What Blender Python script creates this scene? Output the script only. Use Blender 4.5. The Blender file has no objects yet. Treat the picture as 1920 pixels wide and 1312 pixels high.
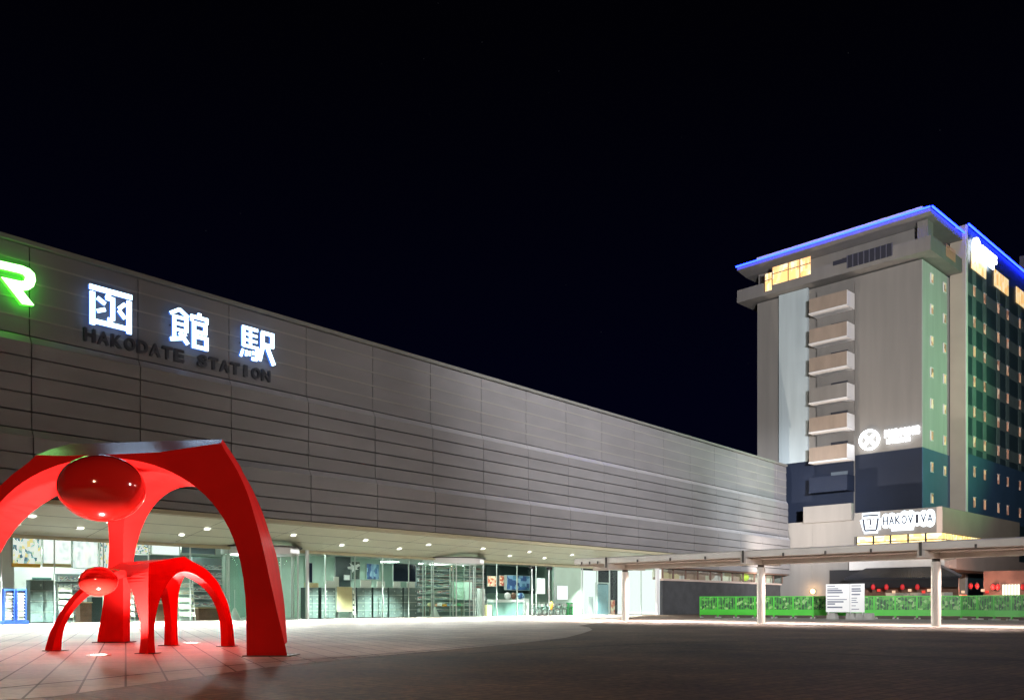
import bpy, bmesh, math, random
from mathutils import Vector, Matrix
random.seed(7)
R = math.radians
scene = bpy.context.scene
col = scene.collection

# ------------------------------------------------------------------ camera, world, exposure
FPX, CX, HY, CH = 1650.0, 960.0, 1132.0, 1.0        # focal length and principal column in photo pixels, horizon row, eye height
cam_d = bpy.data.cameras.new("camera")
cam_d.sensor_width = 36.0
cam_d.lens = 36.0 * FPX / 1920.0
cam_d.shift_y = (HY - 656.0) / 1920.0
cam_d.clip_start, cam_d.clip_end = 0.1, 3000.0
cam = bpy.data.objects.new("camera", cam_d)
cam.location = (0, 0, CH)
cam.rotation_euler = (R(90), 0, 0)
col.objects.link(cam)
scene.camera = cam
scene.view_settings.view_transform = 'Standard'
scene.view_settings.look = 'None'
scene.view_settings.exposure = 0.0
scene.view_settings.gamma = 1.0
scene.cycles.use_denoising = True
scene.cycles.max_bounces = 8
scene.cycles.transparent_max_bounces = 24
scene.cycles.sample_clamp_indirect = 6.0

world = bpy.data.worlds.new("World")
scene.world = world
world.use_nodes = True
wn, wl = world.node_tree.nodes, world.node_tree.links
bg = wn["Background"]
tc = wn.new("ShaderNodeTexCoord")
sep = wn.new("ShaderNodeSeparateXYZ")
wl.new(tc.outputs["Generated"], sep.inputs[0])
rmp = wn.new("ShaderNodeValToRGB")                   # town glow low in the night sky, darker overhead
e = rmp.color_ramp.elements
e[0].position, e[0].color = 0.0, (0.0012, 0.0016, 0.0062, 1)
e[1].position, e[1].color = 0.55, (0.0004, 0.0004, 0.0013, 1)
m = rmp.color_ramp.elements.new(0.22); m.color = (0.0005, 0.0006, 0.0050, 1)
wl.new(sep.outputs[2], rmp.inputs[0])
vor = wn.new("ShaderNodeTexVoronoi"); vor.inputs["Scale"].default_value = 46
wl.new(tc.outputs["Generated"], vor.inputs["Vector"])
st = wn.new("ShaderNodeMath"); st.operation = 'LESS_THAN'; st.inputs[1].default_value = 0.016
wl.new(vor.outputs["Distance"], st.inputs[0])
mul = wn.new("ShaderNodeMath"); mul.operation = 'MULTIPLY'; mul.inputs[1].default_value = 0.02
wl.new(st.outputs[0], mul.inputs[0])
addc = wn.new("ShaderNodeMixRGB"); addc.blend_type = 'ADD'; addc.inputs[0].default_value = 1
wl.new(rmp.outputs[0], addc.inputs[1]); wl.new(mul.outputs[0], addc.inputs[2])
wl.new(addc.outputs[0], bg.inputs[0])
bg.inputs[1].default_value = 1.0


def light(name, kind, loc, power, colr, size=0.3, aim=None, spot=None, blend=0.6):
    d = bpy.data.lights.new(name, kind)
    d.energy, d.color = power, colr
    if kind in ('POINT', 'SPOT'):
        d.shadow_soft_size = size
    if kind == 'SPOT':
        d.spot_size, d.spot_blend = R(spot or 120), blend
    o = bpy.data.objects.new(name, d)
    o.location = loc
    if aim is not None:
        o.rotation_euler = (Vector(aim) - Vector(loc)).to_track_quat('-Z', 'Y').to_euler()
    col.objects.link(o)
    return o


# unseen forecourt lamps outside the view; the first three spots are added for the facade
PINK, COOL, WARM = (1.0, 0.84, 0.78), (0.86, 0.90, 1.0), (1.0, 0.78, 0.55)
light("unseen_lamp", 'SPOT', (20, 10, 14), 300000, (0.97, 0.96, 1.0), 0.5, aim=(21, 98, 31), spot=66, blend=1.0)
light("unseen_lamp", 'SPOT', (21, 10, 14), 530000, (0.86, 0.90, 1.0), 0.5, aim=(30.5, 98, 10), spot=17, blend=1.0)  # narrow beam added to brighten the far right of the facade
light("unseen_lamp", 'SPOT', (10, -8, 14), 64000, (1.0, 0.96, 0.96), 0.5, aim=(9, 75, 19), spot=60, blend=1.0)
light("unseen_lamp", 'POINT', (46, 42, 13), 6500, (1, .89, .82), 0.5)
light("unseen_lamp", 'POINT', (-7, 2.5, 6.5), 2000, (1.0, 0.62, 0.36), 0.4)
light("unseen_lamp", 'SPOT', (15, 18.5, 8), 11000, (1.0, 0.86, 0.76), 0.3, aim=(-5.2, 19.6, 2.4), spot=26, blend=0.7)
light("green_sign_lamp", 'SPOT', (95, 78, 14), 75000, (0.30, 1.0, 0.42), 0.5, aim=(43, 95, 26), spot=44, blend=1.0)

# ------------------------------------------------------------------ frames


class Frame:
    """a horizontal frame turned about the point under the camera"""
    def __init__(self, ux, uy):
        self.ux, self.uy = Vector(ux), Vector(uy)
        self.ang = math.atan2(ux[1], ux[0])

    def W(self, x, y, z):
        p = self.ux * x + self.uy * y
        return Vector((p.x, p.y, z))

    def _ray(self, px):
        a = (px - CX) / FPX
        return a * self.ux.x + self.ux.y, a * self.uy.x + self.uy.y

    def Y(self, px, py, y):          # point of the plane y = const seen at photo pixel
        lx, ly = self._ray(px)
        d = y / ly
        return lx * d, CH + (HY - py) / FPX * d

    def X(self, px, py, x):          # point of the plane x = const
        lx, ly = self._ray(px)
        d = x / lx
        return ly * d, CH + (HY - py) / FPX * d

    def px(self, x, y):
        p = self.ux * x + self.uy * y
        return CX + FPX * p.x / p.y


G = Frame((1, 0), (0, 1))                               # plain world
S = Frame((0.647, 0.763), (-0.763, 0.647))              # station: x along the facade, y into the building
H = Frame((0.6986, -0.7155), (0.7155, 0.6986))          # hotel and canopy: x along the front to the right, y inwards


def gnd(px, py):
    d = CH * FPX / (py - HY)
    return (px - CX) / FPX * d, d

# ------------------------------------------------------------------ materials


def mat(name, c, rough=0.6, metal=0.0, var=0.0, scale=3.0, bump=0.0, emit=None, es=1.0, spec=0.5, coat=0.0, st=None):
    m = bpy.data.materials.new(name)
    m.use_nodes = True
    n, l = m.node_tree.nodes, m.node_tree.links
    b = n["Principled BSDF"]
    b.inputs["Base Color"].default_value = (*c, 1)
    b.inputs["Roughness"].default_value = rough
    b.inputs["Metallic"].default_value = metal
    b.inputs["Specular IOR Level"].default_value = spec
    b.inputs["Coat Weight"].default_value = coat
    b.inputs["Coat Roughness"].default_value = 0.04
    if emit:
        b.inputs["Emission Color"].default_value = (*emit, 1)
        b.inputs["Emission Strength"].default_value = es
    if var or bump:
        t = n.new("ShaderNodeTexCoord")
        ns = n.new("ShaderNodeTexNoise")
        ns.inputs["Scale"].default_value = scale
        ns.inputs["Detail"].default_value = 6
        if st:                                         # stretched: rain streaks down a wall
            mp = n.new("ShaderNodeMapping"); mp.inputs["Scale"].default_value = st
            l.new(t.outputs["Object"], mp.inputs[0]); l.new(mp.outputs[0], ns.inputs["Vector"])
        else:
            l.new(t.outputs["Object"], ns.inputs["Vector"])
        if var:
            r = n.new("ShaderNodeValToRGB")
            r.color_ramp.elements[0].position, r.color_ramp.elements[1].position = 0.3, 0.7
            r.color_ramp.elements[0].color = (*[max(0, v * (1 - var)) for v in c], 1)
            r.color_ramp.elements[1].color = (*[min(1, v * (1 + var)) for v in c], 1)
            l.new(ns.outputs["Fac"], r.inputs[0])
            l.new(r.outputs[0], b.inputs["Base Color"])
        if bump:
            bp = n.new("ShaderNodeBump")
            bp.inputs["Strength"].default_value = bump
            bp.inputs["Distance"].default_value = 0.02
            l.new(ns.outputs["Fac"], bp.inputs["Height"])
            l.new(bp.outputs[0], b.inputs["Normal"])
    return m


def glow(name, c, s):
    m = bpy.data.materials.new(name)
    m.use_nodes = True
    n, l = m.node_tree.nodes, m.node_tree.links
    n.remove(n["Principled BSDF"])
    em = n.new("ShaderNodeEmission")
    em.inputs[0].default_value, em.inputs[1].default_value = (*c, 1), s
    l.new(em.outputs[0], n["Material Output"].inputs[0])
    return m


def glass(name, tint=(0.94, 0.985, 0.96), refl=0.08):
    m = bpy.data.materials.new(name)
    m.use_nodes = True
    n, l = m.node_tree.nodes, m.node_tree.links
    n.remove(n["Principled BSDF"])
    tr = n.new("ShaderNodeBsdfTransparent"); tr.inputs[0].default_value = (*tint, 1)
    gl = n.new("ShaderNodeBsdfGlossy"); gl.inputs["Roughness"].default_value = 0.03
    lw = n.new("ShaderNodeLayerWeight"); lw.inputs[0].default_value = 0.5
    pw = n.new("ShaderNodeMath"); pw.operation = 'POWER'; pw.inputs[1].default_value = 4.0
    fr = n.new("ShaderNodeMath"); fr.operation = 'MULTIPLY_ADD'; fr.inputs[1].default_value = 0.6; fr.inputs[2].default_value = 0.02
    l.new(lw.outputs["Facing"], pw.inputs[0]); l.new(pw.outputs[0], fr.inputs[0])
    mx = n.new("ShaderNodeMixShader")
    l.new(fr.outputs[0], mx.inputs[0]); l.new(tr.outputs[0], mx.inputs[1]); l.new(gl.outputs[0], mx.inputs[2])
    l.new(mx.outputs[0], n["Material Output"].inputs[0])
    return m


def pattern(name, colors, scale=(4, 4, 4), emit=0.0, rough=0.5, rand=1.0, metric='CHEBYCHEV'):
    """blocks of printed colour (posters, shelves of goods) from a Voronoi over the object's own box"""
    m = bpy.data.materials.new(name)
    m.use_nodes = True
    n, l = m.node_tree.nodes, m.node_tree.links
    b = n["Principled BSDF"]
    b.inputs["Roughness"].default_value = rough
    t = n.new("ShaderNodeTexCoord")
    oi = n.new("ShaderNodeObjectInfo")
    mp = n.new("ShaderNodeMapping"); mp.inputs["Scale"].default_value = scale
    off = n.new("ShaderNodeVectorMath"); off.operation = 'ADD'
    l.new(t.outputs["Generated"], mp.inputs["Vector"])
    l.new(mp.outputs[0], off.inputs[0])
    mu = n.new("ShaderNodeMath"); mu.operation = 'MULTIPLY'; mu.inputs[1].default_value = 37.0
    l.new(oi.outputs["Random"], mu.inputs[0]); l.new(mu.outputs[0], off.inputs[1])
    v = n.new("ShaderNodeTexVoronoi"); v.distance = metric
    v.inputs["Scale"].default_value = 1.0; v.inputs["Randomness"].default_value = rand
    l.new(off.outputs[0], v.inputs["Vector"])
    sp = n.new("ShaderNodeSeparateColor"); l.new(v.outputs["Color"], sp.inputs[0])
    r = n.new("ShaderNodeValToRGB"); r.color_ramp.interpolation = 'CONSTANT'
    el = r.color_ramp.elements
    el[0].color = (*colors[0], 1); el[1].position = 1.0 / len(colors); el[1].color = (*colors[1], 1)
    for i, c in enumerate(colors[2:], 2):
        k = el.new(i / len(colors)); k.color = (*c, 1)
    l.new(sp.outputs[0], r.inputs[0])
    l.new(r.outputs[0], b.inputs["Base Color"])
    if emit:
        l.new(r.outputs[0], b.inputs["Emission Color"]); b.inputs["Emission Strength"].default_value = emit
    return m


def paving(name, c1, c2, mortar, tile, ang, gap=0.02, rough=0.7, blotch=0.35, bump=0.3):
    m = bpy.data.materials.new(name)
    m.use_nodes = True
    n, l = m.node_tree.nodes, m.node_tree.links
    b = n["Principled BSDF"]; b.inputs["Roughness"].default_value = rough
    t = n.new("ShaderNodeTexCoord"); mp = n.new("ShaderNodeMapping")
    mp.inputs["Rotation"].default_value = (0, 0, ang)
    l.new(t.outputs["Object"], mp.inputs[0])
    br = n.new("ShaderNodeTexBrick")
    br.offset = 0.0
    br.inputs["Color1"].default_value, br.inputs["Color2"].default_value = (*c1, 1), (*c2, 1)
    br.inputs["Mortar"].default_value = (*mortar, 1)
    br.inputs["Scale"].default_value = 1.0
    br.inputs["Mortar Size"].default_value = gap
    br.inputs["Brick Width"].default_value = tile[0]; br.inputs["Row Height"].default_value = tile[1]
    l.new(mp.outputs[0], br.inputs["Vector"])
    n1 = n.new("ShaderNodeTexNoise"); n1.inputs["Scale"].default_value = 0.35; n1.inputs["Detail"].default_value = 8
    n2 = n.new("ShaderNodeTexNoise"); n2.inputs["Scale"].default_value = 9.0; n2.inputs["Detail"].default_value = 8
    l.new(t.outputs["Object"], n1.inputs["Vector"]); l.new(t.outputs["Object"], n2.inputs["Vector"])
    ad = n.new("ShaderNodeMath"); ad.operation = 'ADD'
    l.new(n1.outputs["Fac"], ad.inputs[0]); l.new(n2.outputs["Fac"], ad.inputs[1])
    mr = n.new("ShaderNodeMapRange")
    mr.inputs["From Min"].default_value, mr.inputs["From Max"].default_value = 0.7, 1.3
    mr.inputs["To Min"].default_value, mr.inputs["To Max"].default_value = 1 - blotch, 1 + blotch
    l.new(ad.outputs[0], mr.inputs[0])
    mx = n.new("ShaderNodeMixRGB"); mx.blend_type = 'MULTIPLY'; mx.inputs[0].default_value = 1
    l.new(br.outputs["Color"], mx.inputs[1]); l.new(mr.outputs[0], mx.inputs[2])
    l.new(mx.outputs[0], b.inputs["Base Color"])
    bp = n.new("ShaderNodeBump"); bp.inputs["Strength"].default_value = bump; bp.inputs["Distance"].default_value = 0.01
    l.new(n2.outputs["Fac"], bp.inputs["Height"]); l.new(bp.outputs[0], b.inputs["Normal"])
    return m


M = dict(
    clad=mat("facade panel", (0.192, 0.186, 0.188), 0.42, 0.0, 0.10, 0.8, st=(.35, 1, 1)),
    clad_lit=mat("facade ledge", (0.36, 0.352, 0.355), 0.35, 0.0, 0.08, 0.8),  # paler than the panels: light caught by the ledge put into the colour
    clad_lit_joint=mat("facade lit joint", (0.30, 0.29, 0.26), 0.4, 0.2),  # pale strips stand in for lit ledges along the upper joints
    gap=mat("facade joint", (0.025, 0.018, 0.018), 0.9),
    coping=mat("coping", (0.22, 0.22, 0.20), 0.45, 0.2),
    soffit=mat("soffit", (0.80, 0.81, 0.66), 0.4, 0.0, 0.03, 1.0),
    soffit_edge=mat("soffit edge", (0.45, 0.42, 0.28), 0.5),
    black=mat("black", (0.012, 0.012, 0.014), 0.5),
    dark_letter=mat("dark letter", (0.045, 0.05, 0.065), 0.4),
    wall_green=mat("green interior wall", (0.36, 0.50, 0.42), 0.7, 0, 0.08, 0.8),
    wall_white=mat("white interior wall", (0.80, 0.82, 0.80), 0.6, 0, 0.03, 0.8),
    ceil=mat("interior ceiling", (0.6, 0.64, 0.6), 0.7),
    floor_in=mat("interior floor", (0.45, 0.47, 0.44), 0.25, 0, 0.08, 1.0),
    steel=mat("steel", (0.62, 0.66, 0.64), 0.3, 0.7),
    frame=mat("window frame", (0.50, 0.56, 0.53), 0.35, 0.4),
    locker=mat("locker grey", (0.17, 0.22, 0.22), 0.4, 0, 0.08, 3),
    locker_d=mat("locker gap", (0.03, 0.05, 0.05), 0.5),
    white=mat("white paint", (0.8, 0.8, 0.8), 0.45),
    paper=mat("paper", (0.85, 0.87, 0.85), 0.6, 0, 0.04, 20),
    cream=mat("cream board", (0.75, 0.62, 0.36), 0.5, 0, 0.06, 4),
    orange=mat("orange sign", (0.85, 0.42, 0.05), 0.5),
    blue=mat("rack blue", (0.03, 0.09, 0.42), 0.4),
    brown=mat("brown wood", (0.16, 0.08, 0.05), 0.5, 0, 0.2, 4),
    red_gloss=mat("red satin paint", (0.62, 0.013, 0.012), 0.6, 0, 0.12, 0.9, spec=0.015),
    red_top=mat("red paint glossy top", (0.40, 0.006, 0.01), 0.24, 0, 0.05, 1.2, 0.08, spec=1.0),
    red_head=mat("red lacquer", (0.60, 0.014, 0.010), 0.10, 0, 0, coat=1.0),
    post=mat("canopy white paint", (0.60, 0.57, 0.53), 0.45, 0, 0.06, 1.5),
    post_d=mat("canopy dark joint", (0.06, 0.055, 0.05), 0.6),
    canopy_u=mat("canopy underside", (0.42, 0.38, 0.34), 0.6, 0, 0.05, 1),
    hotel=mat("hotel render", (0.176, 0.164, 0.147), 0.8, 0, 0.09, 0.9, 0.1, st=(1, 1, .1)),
    hotel_l=mat("hotel pale panel", (0.36, 0.42, 0.43), 0.7, 0, 0.10, 1.0, st=(1, 1, .08)),
    hotel_t=mat("hotel tan balcony", (0.25, 0.195, 0.15), 0.8, 0, 0.10, 1.2, st=(1, 1, .3)),
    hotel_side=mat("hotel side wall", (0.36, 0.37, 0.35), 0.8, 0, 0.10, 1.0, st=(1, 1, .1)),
    hotel_w=mat("hotel white trim", (0.66, 0.64, 0.62), 0.7, 0, 0.05, 0.5),
    hotel_tan=mat("hotel beige wall", (0.38, 0.33, 0.26), 0.8, 0, 0.08, 0.3),
    navy=mat("navy cladding", (0.004, 0.009, 0.024), 0.6, 0, 0.12, 0.4),
    teal=mat("teal cladding", (0.035, 0.07, 0.08), 0.4, 0, 0.15, 0.6),
    teal_l=mat("teal band", (0.14, 0.195, 0.185), 0.5, 0, 0.12, 0.8),
    salmon=mat("salmon lit render", (0.5, 0.40, 0.34), 0.8, 0, 0.06, 0.4),  # pinkish lamp light on the podium walls put into the colour
    dark_wall=mat("dark stone wall", (0.055, 0.06, 0.065), 0.7, 0, 0.2, 1.2, 0.3),
    louvre=mat("louvre", (0.03, 0.03, 0.04), 0.5),
    tile=mat("black roof tile", (0.02, 0.021, 0.026), 0.35, 0, 0.2, 4),
    fence_g=mat("green fence paint", (0.05, 0.42, 0.03), 0.4, 0, 0.08, 2),
    concrete=mat("concrete block", (0.36, 0.35, 0.33), 0.9, 0, 0.12, 4, 0.3),
    lantern=mat("red lantern paper", (0.5, 0.02, 0.025), 0.6, emit=(1, 0.04, 0.04), es=0.28),
    rubber=mat("black rubber", (0.02, 0.02, 0.02), 0.7),
    bike=mat("bicycle paint", (0.10, 0.2, 0.17), 0.35, 0.2),
    green=mat("green panel", (0.05, 0.35, 0.12), 0.5),
    glass=glass("clear glass"),
    revolve=glass("revolving glass", (0.9, 0.97, 0.93)),
)
M['jr'] = glow("pale green backlit letter", (0.36, 1.0, 0.28), 8.0)
M['jr_return'] = glow("green letter edge", (0.05, 1.0, 0.02), 5.0)
M['sign'] = glow("white backlit letter", (0.50, 0.74, 1.0), 5.5)
M['sign_return'] = glow("blue letter edge", (0.10, 0.28, 1.0), 0.8)
M['led'] = glow("blue LED strip", (0.006, 0.018, 1.0), 28.0)
M['halo'] = glow("white backlit panel", (0.80, 0.90, 1.0), 3.5)
M['hotel_sign'] = glow("white hotel letter", (0.88, 0.93, 1.0), 5.5)

M['warm_win'] = pattern("lit warm room", [(1.0, .62, .22), (1.0, .72, .34), (.95, .52, .18), (1.0, .80, .48)], (3, 3, 1.6), 0.85)
M['warm_small'] = pattern("small lit window", [(.75, .36, .22), (.95, .55, .32), (.5, .25, .17), (.85, .6, .45), (.3, .15, .1)], (2, 1.4, 1.2), 0.42)
M['yellow_win'] = pattern("lit yellow window", [(1.0, .74, .25), (1.0, .80, .36), (.95, .62, .2), (1.0, .86, .5)], (2, 2, 1.6), 1.05)
M['lamp'] = glow("downlight lens", (1.0, 1.0, 0.9), 14.0)
M['panel_lamp'] = glow("ceiling light panel", (0.90, 1.0, 0.95), 40.0)
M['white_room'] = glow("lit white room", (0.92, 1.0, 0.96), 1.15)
M['wall_lamp'] = glow("warm wall lamp", (1.0, 0.62, 0.25), 6.0)
M['shop_lamp_red'] = glow("small red lamp", (1.0, 0.08, 0.06), 1.0)
M['shop_lamp_warm'] = glow("small warm lamp", (1.0, 0.62, 0.4), 1.1)
M['ground_lamp'] = glow("ground light lens", (1.0, 0.94, 0.85), 16.0)
M['poster'] = pattern("printed poster", [(.85, .9, .88), (.8, .86, .9), (.25, .4, .45), (.9, .9, .85), (.55, .62, .5), (.1, .18, .25), (.85, .65, .3), (.9, .92, .9)], (11, 2, 9), 0.85)
M['poster_white'] = pattern("pale printed poster", [(.92, .95, .95), (.85, .9, .92), (.95, .96, .97), (.6, .68, .72), (.92, .9, .86), (.9, .94, .96)], (9, 2, 11), 1.0)
M['goods'] = pattern("shelf goods", [(.12, .16, .15), (.5, .42, .36), (.2, .3, .3), (.6, .62, .58), (.35, .1, .1), (.1, .12, .2), (.45, .5, .42), (.25, .3, .24)], (14, 3, 9), 0.0)
M['leaflets'] = pattern("leaflets", [(.8, .82, .78), (.7, .66, .5), (.85, .86, .86), (.5, .56, .5), (.8, .7, .5)], (4, 1, 9), 0.0)
M['blue_goods'] = pattern("blue goods", [(.05, .12, .3), (.2, .35, .5), (.04, .08, .2), (.3, .5, .6), (.08, .2, .3)], (6, 2, 3), 0.15)
M['red_goods'] = pattern("red notice", [(.6, .1, .06), (.8, .5, .35), (.6, .16, .08), (.85, .7, .5)], (4, 1, 5), 0.25)
M['screen'] = mat("dark display", (0.01, 0.016, 0.03), 0.15)
M['poster_dark'] = pattern("dark poster", [(.02, .04, .03), (.03, .06, .05), (.05, .08, .06)], (3, 1, 4), 0)
M['leafpanel'] = pattern("leaf mesh panel", [(.015, .08, .02), (.04, .19, .03), (.01, .05, .02), (.08, .28, .05), (.02, .10, .03), (.24, .42, .16)], (7, 2, 5), 0, metric='EUCLIDEAN')
M['paving'] = paving("plaza paving", (0.47, 0.385, 0.33), (0.36, 0.30, 0.26), (0.075, 0.055, 0.045), (0.5, 1.5), R(-23.7), 0.015, blotch=.3)
M['setts'] = paving("dark setts", (0.150, 0.090, 0.052), (0.095, 0.058, 0.036), (0.05, 0.031, 0.02), (0.42, 0.21), R(-44), 0.016, blotch=.9, bump=.8)
M['walk'] = paving("footway paving", (0.36, 0.33, 0.30), (0.32, 0.29, 0.27), (0.12, 0.1, 0.1), (0.4, 0.4), R(44), 0.01, blotch=.25)


# ------------------------------------------------------------------ mesh helpers
class MB:
    def __init__(self, frame=G):
        self.f, self.v, self.p, self.s = frame, [], [], []

    def add(self, verts, faces, smooth=False):
        b = len(self.v)
        self.v += [tuple(q) for q in verts]
        self.p += [tuple(b + i for i in fc) for fc in faces]
        self.s += [smooth] * len(faces)
        return self

    def box(self, x0, x1, y0, y1, z0, z1):
        x0, x1 = sorted((x0, x1)); y0, y1 = sorted((y0, y1)); z0, z1 = sorted((z0, z1))
        v = [(x, y, z) for z in (z0, z1) for y in (y0, y1) for x in (x0, x1)]
        return self.add(v, [(0, 2, 3, 1), (4, 5, 7, 6), (0, 1, 5, 4), (2, 6, 7, 3), (0, 4, 6, 2), (1, 3, 7, 5)])

    def prism(self, poly, axis, a, b):
        """poly: 2-D outline; axis 'y': (x,z) outline from y=a to b; 'x': (y,z); 'z': (x,y)"""
        n = len(poly)
        ar = sum(poly[i][0] * poly[(i + 1) % n][1] - poly[(i + 1) % n][0] * poly[i][1] for i in range(n))
        if ar < 0:
            poly = poly[::-1]
        f = {'y': lambda p, t: (p[0], t, p[1]), 'x': lambda p, t: (t, p[0], p[1]), 'z': lambda p, t: (p[0], p[1], t)}[axis]
        v = [f(p, a) for p in poly] + [f(p, b) for p in poly]
        fc = [tuple(range(n)), tuple(range(2 * n - 1, n - 1, -1))]
        fc += [(i, i + n, (i + 1) % n + n, (i + 1) % n) for i in range(n)]
        return self.add(v, fc)

    def bar(self, p, q, w, axis, a, b):
        """straight stroke of width w between 2-D points"""
        p, q = Vector(p), Vector(q)
        d = (q - p).normalized() * (w / 2)
        k = Vector((-d.y, d.x))
        return self.prism([p + k, p - k, q - k, q + k], axis, a, b)

    def cyl(self, p, q, r, n=16, r2=None, cap=True):
        p, q = Vector(p), Vector(q)
        r2 = r if r2 is None else r2
        z = (q - p).normalized()
        x = z.orthogonal().normalized(); y = z.cross(x)
        c = [(math.cos(2 * math.pi * i / n), math.sin(2 * math.pi * i / n)) for i in range(n)]
        v = [p + (x * a + y * b) * r for a, b in c] + [q + (x * a + y * b) * r2 for a, b in c]
        self.add(v, [(i, (i + 1) % n, (i + 1) % n + n, i + n) for i in range(n)], True)
        if cap:
            self.add(v[:n], [tuple(range(n - 1, -1, -1))]); self.add(v[n:], [tuple(range(n))])
        return self

    def ring(self, c, r0, r1, z0, z1, n=40):
        v, f = [], []
        for i in range(n):
            a = 2 * math.pi * i / n
            for r, z in ((r0, z0), (r1, z0), (r1, z1), (r0, z1)):
                v.append((c[0] + r * math.cos(a), c[1] + r * math.sin(a), z))
        for i in range(n):
            j = (i + 1) % n
            for k in range(4):
                m = (k + 1) % 4
                f.append((4 * i + k, 4 * j + k, 4 * j + m, 4 * i + m))
        return self.add(v, f, True)

    def torus(self, c, n_axis, r, t, n=28, k=6):
        z = Vector(n_axis).normalized(); x = z.orthogonal().normalized(); y = z.cross(x)
        c = Vector(c); v, f = [], []
        for i in range(n):
            a = 2 * math.pi * i / n
            d = x * math.cos(a) + y * math.sin(a)
            for j in range(k):
                b = 2 * math.pi * j / k
                v.append(c + d * (r + t * math.cos(b)) + z * t * math.sin(b))
        for i in range(n):
            for j in range(k):
                f.append((i * k + j, ((i + 1) % n) * k + j, ((i + 1) % n) * k + (j + 1) % k, i * k + (j + 1) % k))
        return self.add(v, f, True)

    def ball(self, c, rx, ry, rz, n=32, k=20):
        v, f = [(c[0], c[1], c[2] - rz)], []
        for j in range(1, k):
            b = -math.pi / 2 + math.pi * j / k
            for i in range(n):
                a = 2 * math.pi * i / n
                v.append((c[0] + rx * math.cos(a) * math.cos(b), c[1] + ry * math.sin(a) * math.cos(b), c[2] + rz * math.sin(b)))
        v.append((c[0], c[1], c[2] + rz)); t = len(v) - 1
        for i in range(n):
            f.append((0, 1 + (i + 1) % n, 1 + i))
            f.append((t, t - n + i, t - n + (i + 1) % n))
            for j in range(k - 2):
                a = 1 + j * n
                f.append((a + i, a + (i + 1) % n, a + n + (i + 1) % n, a + n + i))
        return self.add(v, f, True)

    def build(self, name, material, parent=None, origin=None):
        me = bpy.data.meshes.new(name)
        o0 = Vector(parent["_o"]) if parent is not None else Vector(origin if origin is not None else self.base())
        me.from_pydata([Vector(q) - o0 for q in self.v], [], self.p)
        me.polygons.foreach_set("use_smooth", self.s)
        me.materials.append(material if not isinstance(material, str) else M[material])
        me.update()
        if any(self.s):
            me.set_sharp_from_angle(angle=R(40))
        o = bpy.data.objects.new(name, me)
        col.objects.link(o)
        if parent is not None:
            o.parent = parent
        else:
            o.location = self.f.W(*o0); o.rotation_euler = (0, 0, self.f.ang)
        o["_o"] = tuple(o0)
        return o

    def base(self):
        xs, ys, zs = zip(*self.v)
        return ((min(xs) + max(xs)) / 2, (min(ys) + max(ys)) / 2, min(zs))


def tag(o, label, cat, group=None):
    o["label"], o["category"] = label, cat
    if group:
        o["group"] = group
    return o


def thing(name, label, cat, frame, loc, group=None):
    o = bpy.data.objects.new(name, None)
    col.objects.link(o)
    o.empty_display_size = 0.2
    o.location = frame.W(*loc); o.rotation_euler = (0, 0, frame.ang)
    o["_o"] = tuple(loc)
    return tag(o, label, cat, group)


def struct(o):
    o["kind"] = "structure"
    return o


def kids(o):
    return [c for c in bpy.data.objects if c.parent == o]


def dup(o, frame, loc, label, group=None):
    def cp(a, parent):
        c = a.copy(); col.objects.link(c); c.parent = parent
        for k in kids(a):
            cp(k, c)
        return c
    c = cp(o, None)
    c.location = frame.W(*loc)
    c["label"] = label
    if group:
        c["group"] = group
    return c


def text_mesh(txt, size, depth, offset=0.0, spacing=1.0):
    cu = bpy.data.curves.new("txt", 'FONT')
    cu.body, cu.size, cu.extrude, cu.offset, cu.space_character = txt, size, depth / 2, offset, spacing
    cu.resolution_u = 3
    o = bpy.data.objects.new("txt", cu); col.objects.link(o)
    dg = bpy.context.evaluated_depsgraph_get(); dg.update()
    me = bpy.data.meshes.new_from_object(o.evaluated_get(dg))
    bpy.data.objects.remove(o)
    return me


def text_part(name, txt, frame, x0, x1, z0, z1, y, depth, material, parent, offset=0.0, slant_to=None):
    """text standing on the plane y=const of a frame, filling the given rectangle"""
    me = text_mesh(txt, 1.0, 1.0, offset)
    xs = [v.co.x for v in me.vertices]; ys = [v.co.y for v in me.vertices]
    ax, bx, ay, by = min(xs), max(xs), min(ys), max(ys)
    o0 = Vector(parent["_o"])
    for v in me.vertices:
        v.co = Vector((x0 + (v.co.x - ax) / (bx - ax) * (x1 - x0), y + (-v.co.z) * depth,
                       z0 + (v.co.y - ay) / (by - ay) * (z1 - z0))) - o0
    me.materials.clear(); me.materials.append(M[material]); me.update()
    o = bpy.data.objects.new(name, me); col.objects.link(o); o.parent = parent
    return o


ORD = ["first", "second", "third", "fourth", "fifth", "sixth", "seventh", "eighth", "ninth", "tenth", "eleventh",
       "twelfth", "thirteenth", "fourteenth", "fifteenth", "sixteenth", "seventeenth", "eighteenth", "nineteenth", "twentieth"]

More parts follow.
